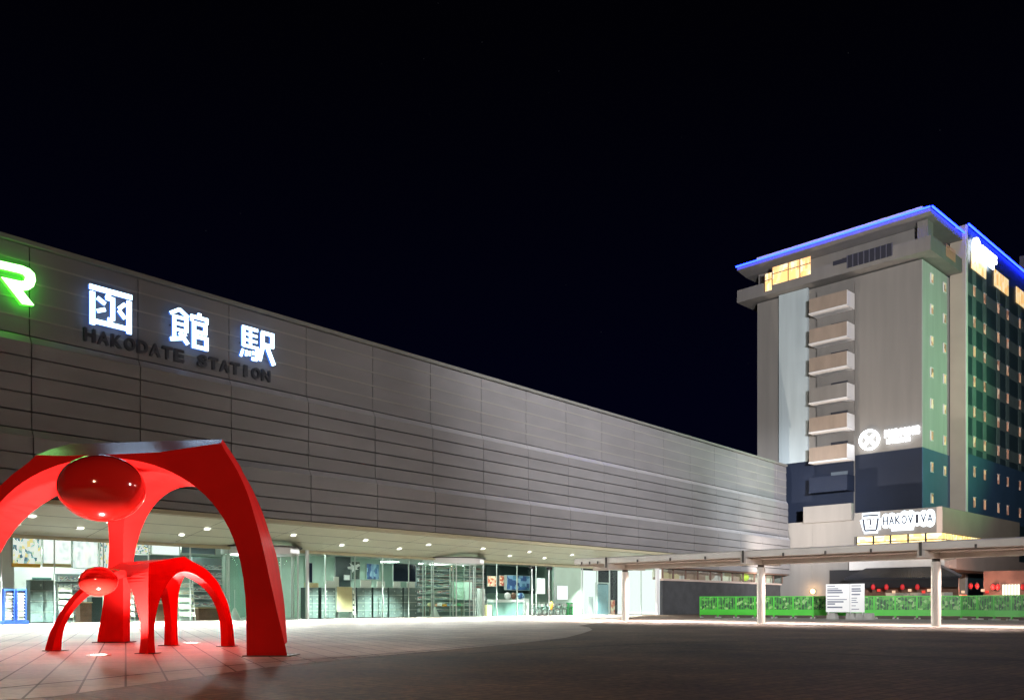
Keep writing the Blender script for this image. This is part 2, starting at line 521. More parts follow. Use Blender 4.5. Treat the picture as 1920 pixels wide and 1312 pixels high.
# ------------------------------------------------------------------ ground
b = MB(); b.add([(-700, -200, 0), (700, -200, 0), (700, 1200, 0), (-700, 1200, 0)], [(0, 1, 2, 3)])
struct(b.build("ground", "setts", origin=(0, 0, 0)))
edge = [(1111, 1180), (1095, 1186), (1060, 1195), (985, 1204), (900, 1212), (800, 1221), (700, 1230), (590, 1241), (480, 1253), (300, 1278), (100, 1305)]
poly = [gnd(*p) for p in edge]
poly += [(-8.5, 6.0), (-30, -4), (-62, 18)]
far = [S.W(x, y, 0).xy for x, y in ((10, 60), (68.5, 60), (68.5, 42.2))]
poly += [tuple(q) for q in far] + [gnd(1085, 1172.5), gnd(1104, 1175.5)]
b = MB(); b.add([(x, y, 0.004) for x, y in poly], [tuple(range(len(poly)))])
struct(b.build("plaza_paving", "paving", origin=(0, 0, 0)))
b = MB()                                              # dark drain channel that follows the curved edge of the paving
dr = [(0, 1290), (160, 1275), (300, 1260), (480, 1243), (640, 1232), (800, 1219), (940, 1206)]
q = [Vector(gnd(*p)) for p in dr]
for i in range(len(q) - 1):
    d = (q[i + 1] - q[i]).normalized(); k = Vector((-d.y, d.x)) * 0.035
    b.add([(*(q[i] + k), .008), (*(q[i] - k), .008), (*(q[i + 1] - k), .008), (*(q[i + 1] + k), .008)], [(0, 1, 2, 3)])
struct(b.build("drain_channel", "gap", origin=(0, 0, 0)))
for nm, dr in (("paving_joint", [(860, 1226), (1010, 1216), (1200, 1207), (1400, 1201), (1640, 1196)]), ("paving_joint", [(1180, 1211), (1340, 1216), (1500, 1222), (1700, 1231), (1919, 1238)])):
    b = MB(); q = [Vector(gnd(*p)) for p in dr]
    for i in range(len(q) - 1):
        d = (q[i + 1] - q[i]).normalized(); k = Vector((-d.y, d.x)) * 0.06
        b.add([(*(q[i] + k), .004), (*(q[i] - k), .004), (*(q[i + 1] - k), .004), (*(q[i + 1] + k), .004)], [(0, 1, 2, 3)])
    struct(b.build(nm, "gap", origin=(0, 0, 0)))
b = MB(H); b.add([(-34, 39.0, .0042), (60, 39.0, .0042), (60, 60, .0042), (-34, 60, .0042)], [(0, 1, 2, 3)])
struct(b.build("footway", "walk", origin=(0, 40, 0)))
b = MB(H); b.box(-34, 60, 38.8, 38.99, 0, 0.03)
struct(b.build("kerb_line", "concrete"))

# ------------------------------------------------------------------ station building
YF, YG = 41.9, 47.7
X0, XE = -33.95, 98.8
stn = thing("station_building", "long station building with grey panelled facade above a lit glass entrance", "building", S, (30, YF, 0))
ZL = [5.73, 6.15, 6.88, 7.65, 8.76, 9.56, 10.36, 11.16, 11.96, 12.97, 13.77, 14.54, 15.37, 16.28, 16.98]
joints = [X0 + 5.0 * k for k in range(27)] + [XE]
XR = 73.0                                             # right of here the panels reach two rows lower
b = MB(S); tr = MB(S); LG = []


def row(z0, z1, yoff, ledge, xs):
    for i in range(len(xs) - 1):
        x0, x1 = xs[i] + .025, xs[i + 1] - .025
        y = YF - yoff
        a, c = z0 + .03, z1 - .03
        j = random.uniform(-.008, .008)
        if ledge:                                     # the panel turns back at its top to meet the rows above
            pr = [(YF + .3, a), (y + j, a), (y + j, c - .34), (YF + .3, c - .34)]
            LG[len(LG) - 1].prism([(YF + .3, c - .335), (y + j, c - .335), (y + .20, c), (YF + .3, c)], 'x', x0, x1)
        else:
            pr = [(YF + .3, a), (y + j - .012, a), (y + j + .012, c), (YF + .3, c)]
        b.prism(pr, 'x', x0, x1)


for i in range(len(ZL) - 1):
    off = 0.46 if i < 4 else (0.23 if i < 9 else 0.0)
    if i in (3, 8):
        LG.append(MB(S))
    row(ZL[i], ZL[i + 1], off, i in (3, 8), joints)
    if i >= 9 and i + 1 < len(ZL) - 1:
        tr.box(X0, XE, YF - .02, YF + .1, ZL[i + 1] - .035, ZL[i + 1] + .035)
jr = [XR] + [x for x in joints if x > XR + 1]
for z0, z1 in ((4.42, 5.03), (5.03, 5.70)):
    row(z0, z1, 0.46, False, jr)
b.build("facade_panels", "clad", stn)
tr.build("facade_lit_joint", "clad_lit_joint", stn)
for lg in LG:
    lg.build("facade_ledge", "clad_lit", stn)
b = MB(S); b.box(X0, XE - .06, YF + .31, YF + .5, 5.75, 16.95); b.box(XR + .05, XE - .06, YF + .31, YF + .5, 4.45, 5.75)
b.build("facade_backing", "gap", stn)
b = MB(S); b.box(X0, XE + .05, YF - .12, YF + .9, 17.0, 17.14); b.box(X0, XE + .05, YF - .16, YF + .1, 17.02, 17.20)
b.build("coping", "coping", stn)
b = MB(S); b.box(X0, XE - .1, YF + .55, 62, 16.0, 16.9); b.box(XE - .9, XE - .1, YF + .55, 62, 4.6, 15.98)
b.build("roof", "gap", stn)
# soffit rising from the glass to the facade
XS = 71.3
b = MB(S)
zo, zi = 5.52, 4.55
xs = [X0] + [x for x in joints if X0 < x < XS] + [XS]
for i in range(len(xs) - 1):
    x0, x1 = xs[i] + .012, xs[i + 1] - .012
    for k in range(3):
        t0, t1 = k / 3 + .004, (k + 1) / 3 - .004
        ya, yb = YF + .22 + (YG - YF - .3) * t0, YF + .22 + (YG - YF - .3) * t1
        za, zb = zo + (zi - zo) * t0, zo + (zi - zo) * t1
        b.add([(x0, ya, za), (x0, yb, zb), (x1, yb, zb), (x1, ya, za)], [(0, 1, 2, 3)])
b.build("soffit", "soffit", stn)
b = MB(S)
b.add([(X0, YF + .1, zo + .06), (X0, YG, zi + .06), (XS, YG, zi + .06), (XS, YF + .1, zo + .06)], [(0, 1, 2, 3)])
b.build("soffit_backing", "gap", stn)
b = MB(S); b.box(X0, XR, YF - .40, YF + .22, zo - .02, zo + .19)
b.build("soffit_fascia", "soffit_edge", stn)
b = MB(S); b.box(X0, XS - .1, YG - .12, YG + .12, zi - .22, zi - .02); b.box(X0, XS - .1, YG - .22, YG - .13, zi - .16, zi - .1)
b.build("window_head", "soffit_edge", stn)
# interior shell
YB = 60.5
b = MB(S); b.add([(X0, YG - .1, .012), (XS - .1, YG - .1, .012), (XS - .1, YB, .012), (X0, YB, .012)], [(0, 1, 2, 3)])
b.build("interior_floor", "floor_in", stn)
b = MB(S); b.add([(X0, YG, zi + .02), (X0, YB, zi + .02), (XS, YB, zi + .02), (XS, YG, zi + .02)], [(0, 1, 2, 3)])
b.build("interior_ceiling", "ceil", stn)
b = MB(S); b.box(X0, XS, YB, YB + .2, 0, zi)
b.build("interior_back_wall", "wall_green", stn)
xg0 = S.Y(1092, 1100, YG)[0]
b = MB(S); b.box(xg0 - 4.2, xg0 - .1, YG + .06, YG + .3, .02, zi - .03); b.box(xg0 - .35, xg0 - .1, YG + .31, YB - .05, .02, zi - .03)
b.build("interior_side_wall", "wall_green", stn)
xa = S.Y(575, 1100, YG)[0]
b = MB(S); b.box(xa + .2, S.Y(795, 1100, YG)[0], 52.6, 52.8, 0.02, zi - .04)
b.build("interior_partition", "wall_green", stn)
b = MB(S); b.box(X0, S.Y(400, 1100, YG)[0], 55.4, 55.6, 0.02, zi - .04)
b.build("interior_partition", "wall_white", stn)
xw = S.Y(28, 1100, YG + .7)[0]
b = MB(S); b.box(X0, xw, YG + .8, YG + 1.0, .02, zi - .04)
b.build("white_partition", "white", stn)
# glazing panels and mullions
glz = [X0 + 5.0 * k for k in range(20) if X0 + 5 * k < xg0 - 4.3]
rv1 = (S.Y(492, 1100, YG)[0], YG + .2)
rv2 = (S.Y(853, 1100, YG)[0], YG + .2)
RV = 2.35
spans, x = [], X0
for c in (rv1, rv2):
    spans.append((x, c[0] - RV)); x = c[0] + RV
spans.append((x, xg0 - 4.25))
for a, c in spans:
    n = max(1, round((c - a) / 2.5)); w = (c - a) / n
    for i in range(n):
        if a + w * i > -3 or True:
            g = MB(S); g.box(a + w * i + .03, a + w * (i + 1) - .03, YG - .006, YG + .006, .06, zi - .24)
            g.build("glass_pane", "glass", stn)
    for i in range(n + 1):
        g = MB(S); g.box(a + w * i - .022, a + w * i + .022, YG - .045, YG + .05, .012, zi - .23)
        g.build("mullion", "frame", stn)
for px in (567,):
    x = S.Y(px, 1100, YG)[0]
    g = MB(S); g.cyl((x, YG - .5, .004), (x, YG - .5, zi - .05), .13, 20)
    g.build("entrance_post", "steel", stn)
# lit glazed room at the right end of the recess, and its return wall
b = MB(S); b.box(xg0, XS - .12, YG + 1.6, YG + 1.75, .02, zi - .3)
b.build("lit_room_wall", "white_room", stn)
for px0, px1 in ((1092, 1119), (1119, 1143), (1143, 1157)):
    x0, x1 = S.Y(px0, 1100, YG)[0], S.Y(px1, 1100, YG)[0]
    g = MB(S); g.box(x0 + .05, x1 - .05, YG - .006, YG + .006, .06, zi - .24); g.build("glass_pane", "glass", stn)
    g = MB(S); g.box(x0 - .04, x0 + .04, YG - .05, YG + .05, .012, zi - .23); g.build("mullion", "frame", stn)
x0, x1 = S.Y(1120, 1100, YG)[0], S.Y(1142, 1100, YG)[0]
g = MB(S); g.box(x0, x1, YG + .08, YG + .16, .02, 2.9); door = g.build("sliding_door", mat("door blue glass", (.16, .27, .32), .2, 0, .2, 1.0), stn)
g = MB(S); g.box(x0 - .08, x0 - .01, YG + .06, YG + .18, .02, 2.98); g.box(x1 + .01, x1 + .08, YG + .06, YG + .18, .02, 2.98); g.box(x0 - .08, x1 + .08, YG + .06, YG + .18, 2.99, 3.07)
g.build("door_frame", "steel", door)
for px0, px1, z0, mtl in ((1104, 1112, 1.7, 'paper'), (1146, 1153, 1.4, 'red_goods')):
    x0, x1 = S.Y(px0, 1100, YG + .9)[0], S.Y(px1, 1100, YG + .9)[0]
    g = MB(S); g.box(x0, x1, YG + .9, YG + .95, .02, z0)
    tag(g.build("display_stand", mtl), "%s panel standing in the bright glazed room %s the blue glass door" % (("white", "left of") if mtl == 'paper' else ("reddish", "right of")), "display")
yr0 = YF + .9
b = MB(S); b.box(XS, XS + .15, yr0, YG + .1, zi - .3, zi + .5)
b.build("return_wall_head", "wall_green", stn)
b = MB(S); b.box(XS + .9, XS + 1.05, yr0 + .1, YG, .02, zi - .3)
b.build("lit_return_wall", "white_room", stn)
for k in range(3):
    ya, yb = yr0 + .1 + k * (YG - yr0 - .1) / 3, yr0 + .1 + (k + 1) * (YG - yr0 - .1) / 3
    g = MB(S); g.box(XS + .06, XS + .075, ya + .03, yb - .03, .3, zi - .32); g.build("glass_pane", "glass", stn)
    g = MB(S); g.box(XS + .02, XS + .12, ya - .04, ya + .03, .012, zi - .31); g.build("mullion", "frame", stn)
b = MB(S); b.box(XS - .05, XS + .35, yr0 - .12, yr0 + .09, .004, zi - .02)
b.build("corner_post", "white", stn)
# dark wall and ribbon windows under the low panels
XD0 = XS + .36
ZW0, ZW1 = 3.42, 4.28
yw = YF + .45
b = MB(S); b.box(XD0, XE - .6, yw, yw + .3, 0, ZW0 - .22)
b.build("dark_wall", "dark_wall", stn)
b = MB(S); b.box(XD0, XE - .5, yw - .12, yw + .3, ZW0 - .21, ZW0 - .03)
b.build("window_sill", "salmon", stn)
b = MB(S); b.box(XD0, XE - .3, YF - .3, yw + .4, ZW1 + .06, ZW1 + .13)
b.build("low_soffit", mat("brown soffit", (.2, .12, .09), .6), stn)
rib = [1243, 1263, 1286, 1309, 1333, 1354, 1374, 1394, 1415, 1436, 1451, 1468]
for i in range(len(rib) - 1):
    x0, x1 = S.Y(rib[i], 1080, yw)[0], S.Y(rib[i + 1], 1080, yw)[0]
    x0 = max(x0, XD0)
    f = MB(S)
    f.box(x0, x0 + .07, yw - .03, yw + .12, ZW0, ZW1 + .05); f.box(x1 - .07, x1 - .005, yw - .03, yw + .12, ZW0, ZW1 + .05)
    w = f.build("ribbon_window", mat("brown frame", (.14, .08, .06), .5) if i == 0 else bpy.data.materials["brown frame"], stn)
    g = MB(S); g.box(x0 + .08, x1 - .08, yw + .02, yw + .03, ZW0, ZW1 + .05); g.build("pane", "glass", w)
rm = pattern("ribbon room", [(.55, .5, .48), (.3, .2, .16), (.6, .56, .45), (.5, .4, .25), (.35, .24, .2), (.7, .66, .55)], (14, 1, 1.3), 0.32)
b = MB(S); b.box(XD0, XE - .7, yw + 1.0, yw + 1.1, ZW0 - .1, ZW1 + .05)
b.build("ribbon_room_wall", rm, stn)
x = S.Y(1399, 1085, yw + .5)[0]
b = MB(S); b.ball((x, yw + .6, 3.95), .9, .2, .42, 16, 10)
tag(b.build("green_parasol_display", mat("lime cloth", (.4, .55, .05), .6, emit=(.4, .6, .05), es=.35), origin=(x, yw + .6, 3.5)), "lime green rounded display behind the ribbon windows above the dark wall", "display")

# ------------------------------------------------------------------ lights in the soffit and inside
def downlight(x, y, z, label, power, cone, lean):
    t = thing("downlight", label, "ceiling light", S, (x, y, z), "round downlights in the entrance soffit")
    g = MB(S); g.ring((x, y), .17, .23, z - .05, z - .005, 24); g.build("trim_ring", "white", t)
    g = MB(S); g.cyl((x, y, z - .035), (x, y, z - .02), .165, 24); g.build("lens", "lamp", t)
    p = S.W(x, y, z - .09)
    q = S.W(x, y - lean, 0)                                # the lamps are tilted a little away from the glass
    light("downlight_beam", 'SPOT', p, power, (.93, 1.0, .93), .12, aim=(q.x, q.y, z - 5.2), spot=cone, blend=.45)
    return t


outer = [(-300, 940), (-130, 958), (60, 972), (205, 982), (388, 990), (550, 1001), (685, 1012), (803, 1020), (905, 1028.5), (992, 1034), (1072, 1039)]
n = 0
for px, py in outer:
    y = YF + 2.3
    x = S.Y(px, py, y)[0]
    z = zo + (zi - zo) * (y - YF - .22) / (YG - YF - .3)
    n += 1
    downlight(x, y, z, "round lit downlight, %s from the left in the outer row of the entrance soffit" % ORD[n - 1], 5300, 124, 4.2)
n = 0
for px in (-120, 30, 150, 340, 640, 748, 955, 1020, 1130):
    y = YG - 1.9
    x = S.Y(px, 1010, y)[0]
    z = zo + (zi - zo) * (y - YF - .22) / (YG - YF - .3)
    n += 1
    downlight(x, y, z, "round lit downlight, %s from the left in the row close to the glass" % ORD[n - 1], 11000, 104, .9)
n = 0
for k in range(22):
    for yy in (YG + 1.6, YG + 7.0):
        x = X0 + 8 + k * 4.4
        if x > xg0 - 4.6:
            continue
        n += 1
        t = thing("ceiling_panel_light", "square white ceiling light panel inside the station hall, glowing above the lockers and counters", "ceiling light", S, (x, yy, zi - .06), "square ceiling lights inside the hall")
        g = MB(S); g.box(x - .62, x + .62, yy - .62, yy + .62, zi - .05, zi + .0); g.build("housing", "white", t)
        g = MB(S); g.box(x - .55, x + .55, yy - .55, yy + .55, zi - .065, zi - .055); g.build("diffuser", "panel_lamp", t)

# ------------------------------------------------------------------ signs on the facade
YS = YF - .28


def sx(px, py=600):
    return S.Y(px, py, YS)


KAN = {
    'a': [((0, .95), (1, .95), .12), ((.07, .84), (.07, .0), .12), ((.93, .84), (.93, -.02), .12), ((.07, .10), (.93, .10), .11),
          ((.54, .82), (.54, .23), .10), ((.42, .23), (.54, .23), .08), ((.46, .90), (.40, .76), .10), ((.38, .76), (.56, .76), .09),
          ((.18, .71), (.36, .60), .09), ((.18, .37), (.36, .46), .09), ((.83, .73), (.68, .57), .09), ((.68, .53), (.83, .35), .09)],
    'b': [((0, .80), (.24, .97), .09), ((.24, .97), (.47, .80), .09), ((.10, .76), (.10, .08), .09), ((.10, .74), (.42, .74), .08), ((.42, .76), (.42, .36), .09),
          ((.10, .56), (.42, .56), .07), ((.10, .39), (.42, .39), .07), ((.0, .08), (.30, .17), .10), ((.42, .30), (.24, .24), .07), ((.24, .32), (.46, .04), .10),
          ((.77, 1.0), (.77, .88), .10), ((.53, .87), (1.0, .87), .09), ((.56, .87), (.56, .74), .08), ((.97, .87), (.97, .74), .08),
          ((.62, .74), (.62, -.02), .10), ((.62, .70), (.93, .70), .09), ((.93, .74), (.93, .42), .09), ((.62, .46), (.93, .46), .09),
          ((.62, .32), (.97, .32), .09), ((.96, .36), (.96, -.02), .10), ((.62, .03), (.96, .03), .09)],
    'c': [((.04, .97), (.50, .97), .09), ((.08, .97), (.08, .38), .10), ((.08, .78), (.48, .78), .07), ((.08, .60), (.48, .60), .07),
          ((.28, .97), (.28, .42), .08), ((.06, .41), (.52, .41), .08), ((.49, .41), (.46, .05), .10), ((.32, .05), (.47, .05), .09),
          ((.06, .28), (.0, .05), .07), ((.16, .27), (.15, .09), .06), ((.25, .27), (.26, .12), .06), ((.35, .29), (.37, .17), .06),
          ((.60, .95), (.98, .95), .10), ((.93, .97), (.93, .54), .11), ((.60, .58), (.97, .58), .10), ((.64, .95), (.63, .44), .11),
          ((.63, .46), (.54, .05), .11), ((.76, .56), (.98, .0), .11)],
}
x0, _ = sx(165); x1, _ = sx(512)
sg = thing("station_name_sign", "white glowing station name in three large characters on the panelled facade", "sign", S, ((x0 + x1) / 2, YS, 13))
for key, (pa, pb), (ta, ba), (tb, bb) in (('a', (166, 246), (537, 611), (551, 622)), ('b', (318, 388), (578, 642), (588, 656)), ('c', (450, 513), (613, 672), (624, 684))):
    xa, za1 = S.Y(pa, ta, YS); za0 = S.Y(pa, ba, YS)[1]
    xb, zb1 = S.Y(pb, tb, YS); zb0 = S.Y(pb, bb, YS)[1]
    z0, z1 = (za0 + zb0) / 2, (za1 + zb1) / 2
    hh, ww = z1 - z0, xb - xa
    g = MB(S)
    for i, (p, q, w) in enumerate(KAN[key]):
        g.bar((xa + p[0] * ww, z0 + p[1] * hh), (xa + q[0] * ww, z0 + q[1] * hh), w * (ww + hh) / 2, 'y', YS - .10 - .002 * i, YS - .065)
    ch = g.build("character", "sign", sg)
    g = MB(S)
    for i, (p, q, w) in enumerate(KAN[key]):
        g.bar((xa + p[0] * ww, z0 + p[1] * hh), (xa + q[0] * ww, z0 + q[1] * hh), w * (ww + hh) / 2 - .02, 'y', YS - .064, YS + .08 + .002 * i)
    g.build("character_return", "sign_return", ch)
    g = MB(S)
    for fx in (.08, .92):
        g.box(xa + fx * ww - .03, xa + fx * ww + .03, YS + .11, YF, z0 + hh * .5, z0 + hh * .5 + .06)
    g.build("bracket", "black", ch)
# unlit Latin name under the characters
word = "HAKODATE STATION"
x0, zb0 = S.Y(155, 639, YS); zt0 = S.Y(155, 612, YS)[1]
x1, zb1 = S.Y(508, 710, YS)
es = thing("latin_name_sign", "dark unlit lettering HAKODATE STATION below the glowing characters", "sign", S, ((x0 + x1) / 2, YS, zb0))
zz0, zz1 = (zb0 + zb1) / 2 - .08, (zb0 + zb1) / 2 + .54
cell = (x1 - x0) / len(word)
for i, chx in enumerate(word):
    if chx != ' ':
        k = .5 if chx == 'I' else 0
        text_part("letter", chx, S, x0 + (i + .06 + k * .5) * cell, x0 + (i + .90 - k * .5) * cell, zz0, zz1, YS, .16, 'dark_letter', es, .035)
# green railway emblem, cut by the left edge of the view
out = [(-60, 475), (0, 490), (40, 499), (54, 505), (63, 514), (65, 527), (61, 538), (52, 544), (40, 545), (62, 573), (40, 570), (1, 520), (38, 528), (44, 527),
       (46, 520), (42, 515), (34, 512), (0, 504), (-60, 489)]
pl = [S.Y(px, py, YS) for px, py in out]
em = thing("railway_emblem_sign", "green glowing railway emblem letters near the left end of the facade", "sign", S, (pl[0][0], YS, pl[0][1]))
g = MB(S); g.prism(pl, 'y', YS - .12, YS - .085); el_ = g.build("emblem_letter", "jr", em)
g = MB(S); g.prism(pl, 'y', YS - .084, YS + .12); g.build("letter_return", "jr_return", el_)
pj = [S.Y(px, py, YS) for px, py in ((-64, 474), (-96, 466), (-96, 520), (-110, 530), (-150, 512), (-150, 530), (-112, 549), (-80, 548), (-64, 530))]
g = MB(S); g.prism(pj, 'y', YS - .12, YS - .085); el_ = g.build("emblem_letter", "jr", em)
g = MB(S); g.prism(pj, 'y', YS - .084, YS + .12); g.build("letter_return", "jr_return", el_)

# ------------------------------------------------------------------ things behind and before the glass
def SX(px, y):
    return S.Y(px, 1100, y)[0]


def SZ(px, py, y):
    return S.Y(px, py, y)[1]


def panel(name, label, cat, mtl, px0, px1, py0, py1, y, th=.06, group=None, fr=None):
    x0, x1 = SX(px0, y), SX(px1, y)
    pm = (px0 + px1) / 2
    z1, z0 = SZ(pm, py0, y), max(.02, SZ(pm, py1, y))
    t = thing(name, label, cat, S, ((x0 + x1) / 2, y, z0), group)
    g = MB(S); g.box(x0 + .03, x1 - .03, y, y + th, z0 + .03, z1 - .03); g.build("face", mtl, t)
    g = MB(S)
    g.box(x0, x1, y - .012, y + th + .01, z1 - .028, z1); g.box(x0, x1, y - .012, y + th + .01, z0, z0 + .028)
    g.box(x0, x0 + .028, y - .012, y + th + .01, z0 + .03, z1 - .03); g.box(x1 - .028, x1, y - .012, y + th + .01, z0 + .03, z1 - .03)
    g.build("frame", fr or "frame", t)
    return t


yp = YG + .7
for i, (a, c, p0, p1, mm, lb) in enumerate(((23, 78, 1001, 1060, 'poster', "dark-blotched"), (80, 134, 1004, 1063, 'poster_white', "mostly white"),
                                       (136, 184, 1006, 1065, 'poster_white', "pale"), (187, 216, 1009, 1065, 'poster', "narrow greenish"))):
    panel("notice_board", "%s lit poster high behind the entrance glass, %s from the left" % (lb, ORD[i]), "poster", mm, a, c, p0, p1, yp, .08, "lit posters along the left glass")
for i, (a, c, lb) in enumerate(((22, 76, "orange strip below the first lit poster from the left"), (80, 134, "pale orange strip below the second lit poster from the left"))):
    g = MB(S); x0, x1 = SX(a, yp - .05), SX(c, yp - .05)
    g.box(x0, x1, yp - .05, yp - .01, SZ(a, 1062, yp), SZ(a, 1055, yp))
    tag(g.build("sign_strip", "orange" if i == 0 else "cream"), lb, "sign")
panel("notice_board", "small colourful poster right of the large red back leg", "poster", 'poster', 250, 282, 1015, 1038, yp, .06)
panel("lit_sign_box", "blank white glowing sign box above the small red sculpture", "sign", 'white_room', 284, 337, 1013, 1040, yp, .2)
panel("plain_sign", "plain grey-blue sign panel left of the first revolving door", "sign", mat("grey blue panel", (.25, .36, .48), .5), 340, 404, 1018, 1038, yp, .1)
g = MB(S); g.box(SX(66, yp), SX(106, yp), yp + .4, yp + .46, 1.55, 1.95)
tag(g.build("hanging_sign", "orange"), "plain orange sign above the grey locker behind the blue racks", "sign")
g = MB(S); g.box(SX(74, yp), SX(110, yp), yp + .9, yp + .95, 2.15, 2.42)
tag(g.build("hanging_sign", mat("teal sign", (.12, .32, .30), .5)), "small teal sign between the lit posters and the orange sign", "sign")

# blue leaflet racks in front of the glass
def rack(px0, px1, label):
    y = YG - 1.1
    x0, x1 = SX(px0, y), SX(px1, y)
    t = thing("leaflet_rack", label, "leaflet rack", S, ((x0 + x1) / 2, y, .004), "blue leaflet racks outside the glass")
    g = MB(S)
    g.box(x0, x0 + .05, y, y + .3, .02, 1.75); g.box(x1 - .05, x1, y, y + .3, .02, 1.75); g.box(x0 + .05, x1 - .05, y + .26, y + .3, .02, 1.75)
    g.box(x0 + .05, x1 - .05, y + .02, y + .25, 1.66, 1.75)
    g.build("rack_frame", "blue", t)
    g = MB(S); g.box(x0 - .08, x1 + .08, y - .08, y + .38, .004, .19); g.build("base", "blue", t)
    for k in range(9):
        z = .26 + k * .155
        g = MB(S); g.add([(x0 + .06, y + .02, z), (x1 - .06, y + .02, z), (x1 - .06, y + .24, z + .14), (x0 + .06, y + .24, z + .14),
                          (x0 + .06, y + .04, z - .03), (x1 - .06, y + .04, z - .03), (x1 - .06, y + .25, z + .1), (x0 + .06, y + .25, z + .1)],
                         [(0, 1, 2, 3), (7, 6, 5, 4), (0, 4, 5, 1), (2, 6, 7, 3), (0, 3, 7, 4), (1, 5, 6, 2)])
        g.build("leaflet_row", "leaflets", t)
    return t


rack(8, 28, "blue leaflet rack full of white leaflets, left of the pair outside the glass")
rack(31, 50, "blue leaflet rack full of white leaflets, right of the pair outside the glass")


def lockers(px0, px1, py0, py1, y, label, cols=2, rows=4):
    x0, x1 = SX(px0, y), SX(px1, y)
    pm = (px0 + px1) / 2
    z1, z0 = SZ(pm, py0, y), .06
    t = thing("coin_locker", label, "locker", S, ((x0 + x1) / 2, y, .012), "grey coin lockers behind the glass")
    g = MB(S); g.box(x0, x1, y + .03, y + .55, z0, z1); g.build("cabinet", "locker_d", t)
    g = MB(S); g.box(x0 + .04, x1 - .04, y + .08, y + .5, .012, z0 - .002); g.build("plinth", "black", t)
    w, h = (x1 - x0) / cols, (z1 - z0) / rows
    for r in range(rows):
        for c in range(cols):
            g = MB(S); g.box(x0 + c * w + .015, x0 + (c + 1) * w - .015, y, y + .028, z0 + r * h + .02, z0 + (r + 1) * h - .03)
            d = g.build("locker_door", "locker", t)
            g = MB(S); g.box(x0 + c * w + w * .72, x0 + c * w + w * .84, y - .02, y - .001, z0 + r * h + h * .42, z0 + r * h + h * .62); g.build("lock", "steel", d)
        g = MB(S); g.box(x0 + .01, x1 - .01, y - .012, y + .027, z0 + (r + 1) * h - .026, z0 + (r + 1) * h + .012); g.build("shelf_edge", "steel", t)
    return t


yl = YG + .5
lockers(57, 106, 1087, 1163, yl + .2, "wide grey coin locker below the orange sign, right of the blue racks", 2)
for i, (a, c, lb) in enumerate(((573, 597, "grey coin locker with a cream top strip, beside the round entrance post"), (602, 629, "grey coin locker left of the cream board, with a white card on top"),
                            (670, 697, "grey coin locker just right of the leaflet column by the cream board"), (700, 727, "second grey coin locker right of the cream board"),
                            (730, 755, "third grey coin locker right of the cream board"), (757, 782, "grey coin locker next to the second revolving door"))):
    lockers(a, c, 1101, 1158, yl, lb)
for a, c, p0, p1, lb in ((611, 629, 1088, 1100, "wide white card on the locker left of the cream board"), (677, 697, 1087, 1100, "white card on the first locker right of the cream board"),
                     (708, 723, 1089, 1100, "white card on the second locker right of the cream board"), (738, 752, 1090, 1101, "white card on the third locker right of the cream board"),
                     (764, 779, 1090, 1101, "white card on the locker next to the second revolving door"), (572, 598, 1092, 1097, "cream strip on the locker by the round post")):
    g = MB(S); zt = SZ((a + c) / 2, p1, yl + .1)
    zb = SZ((a + c) / 2, 1101, yl) + .013
    g.box(SX(a, yl + .1), SX(c, yl + .1), yl + .15, yl + .19, zb, SZ((a + c) / 2, p0, yl + .1))
    tag(g.build("notice_card", "paper" if 'white' in lb else "cream"), lb, "notice card")
cb = panel("cream_board", "tall cream board standing among the grey lockers", "board", 'cream', 631, 661, 1099, 1146, yl - .1, .08)
x0, x1 = SX(633, yl), SX(659, yl)
g = MB(S); g.box(x0, x0 + .06, yl - .1, yl + .2, .012, .52); g.box(x1 - .06, x1, yl - .1, yl + .2, .012, .52); g.build("stand_leg", "steel", cb)


def stand(px0, px1, py0, label, y, rows=5):
    x0, x1 = SX(px0, y), SX(px1, y)
    z1 = SZ((px0 + px1) / 2, py0, y)
    t = thing("brochure_stand", label, "brochure stand", S, ((x0 + x1) / 2, y, .012), "brochure stands behind the glass")
    for xx in (x0, x1):
        g = MB(S); g.cyl((xx, y, .012), (xx, y + .3, z1), .025, 8); g.build("side_rail", "steel", t)
        g = MB(S); g.cyl((xx, y + .5, .012), (xx, y + .3, z1 - .1), .02, 8); g.build("rear_strut", "steel", t)
    for k in range(rows):
        z = .3 + k * (z1 - .4) / rows
        yy = y + .3 * z / z1
        g = MB(S); g.add([(x0 + .02, yy - .1, z), (x1 - .02, yy - .1, z), (x1 - .02, yy + .05, z + .24), (x0 + .02, yy + .05, z + .24),
                          (x0 + .02, yy - .07, z - .02), (x1 - .02, yy - .07, z - .02), (x1 - .02, yy + .07, z + .22), (x0 + .02, yy + .07, z + .22)],
                         [(0, 1, 2, 3), (7, 6, 5, 4), (0, 4, 5, 1), (2, 6, 7, 3), (0, 3, 7, 4), (1, 5, 6, 2)])
        g.build("brochure_row", "leaflets", t)
    return t


stand(112, 138, 1093, "brochure stand between the wide locker and the small sculpture's left leg", YG + .35)
stand(245, 253, 1090, "brochure stand seen beside the large red back leg", YG + .35)
stand(280, 292, 1088, "dark brochure stand between the small sculpture's front and rear legs", YG + .35)
stand(337, 366, 1083, "brochure stand framed by the small sculpture's right leg", YG + .35)
stand(661, 668, 1100, "narrow brochure stand touching the cream board", YG + .35)
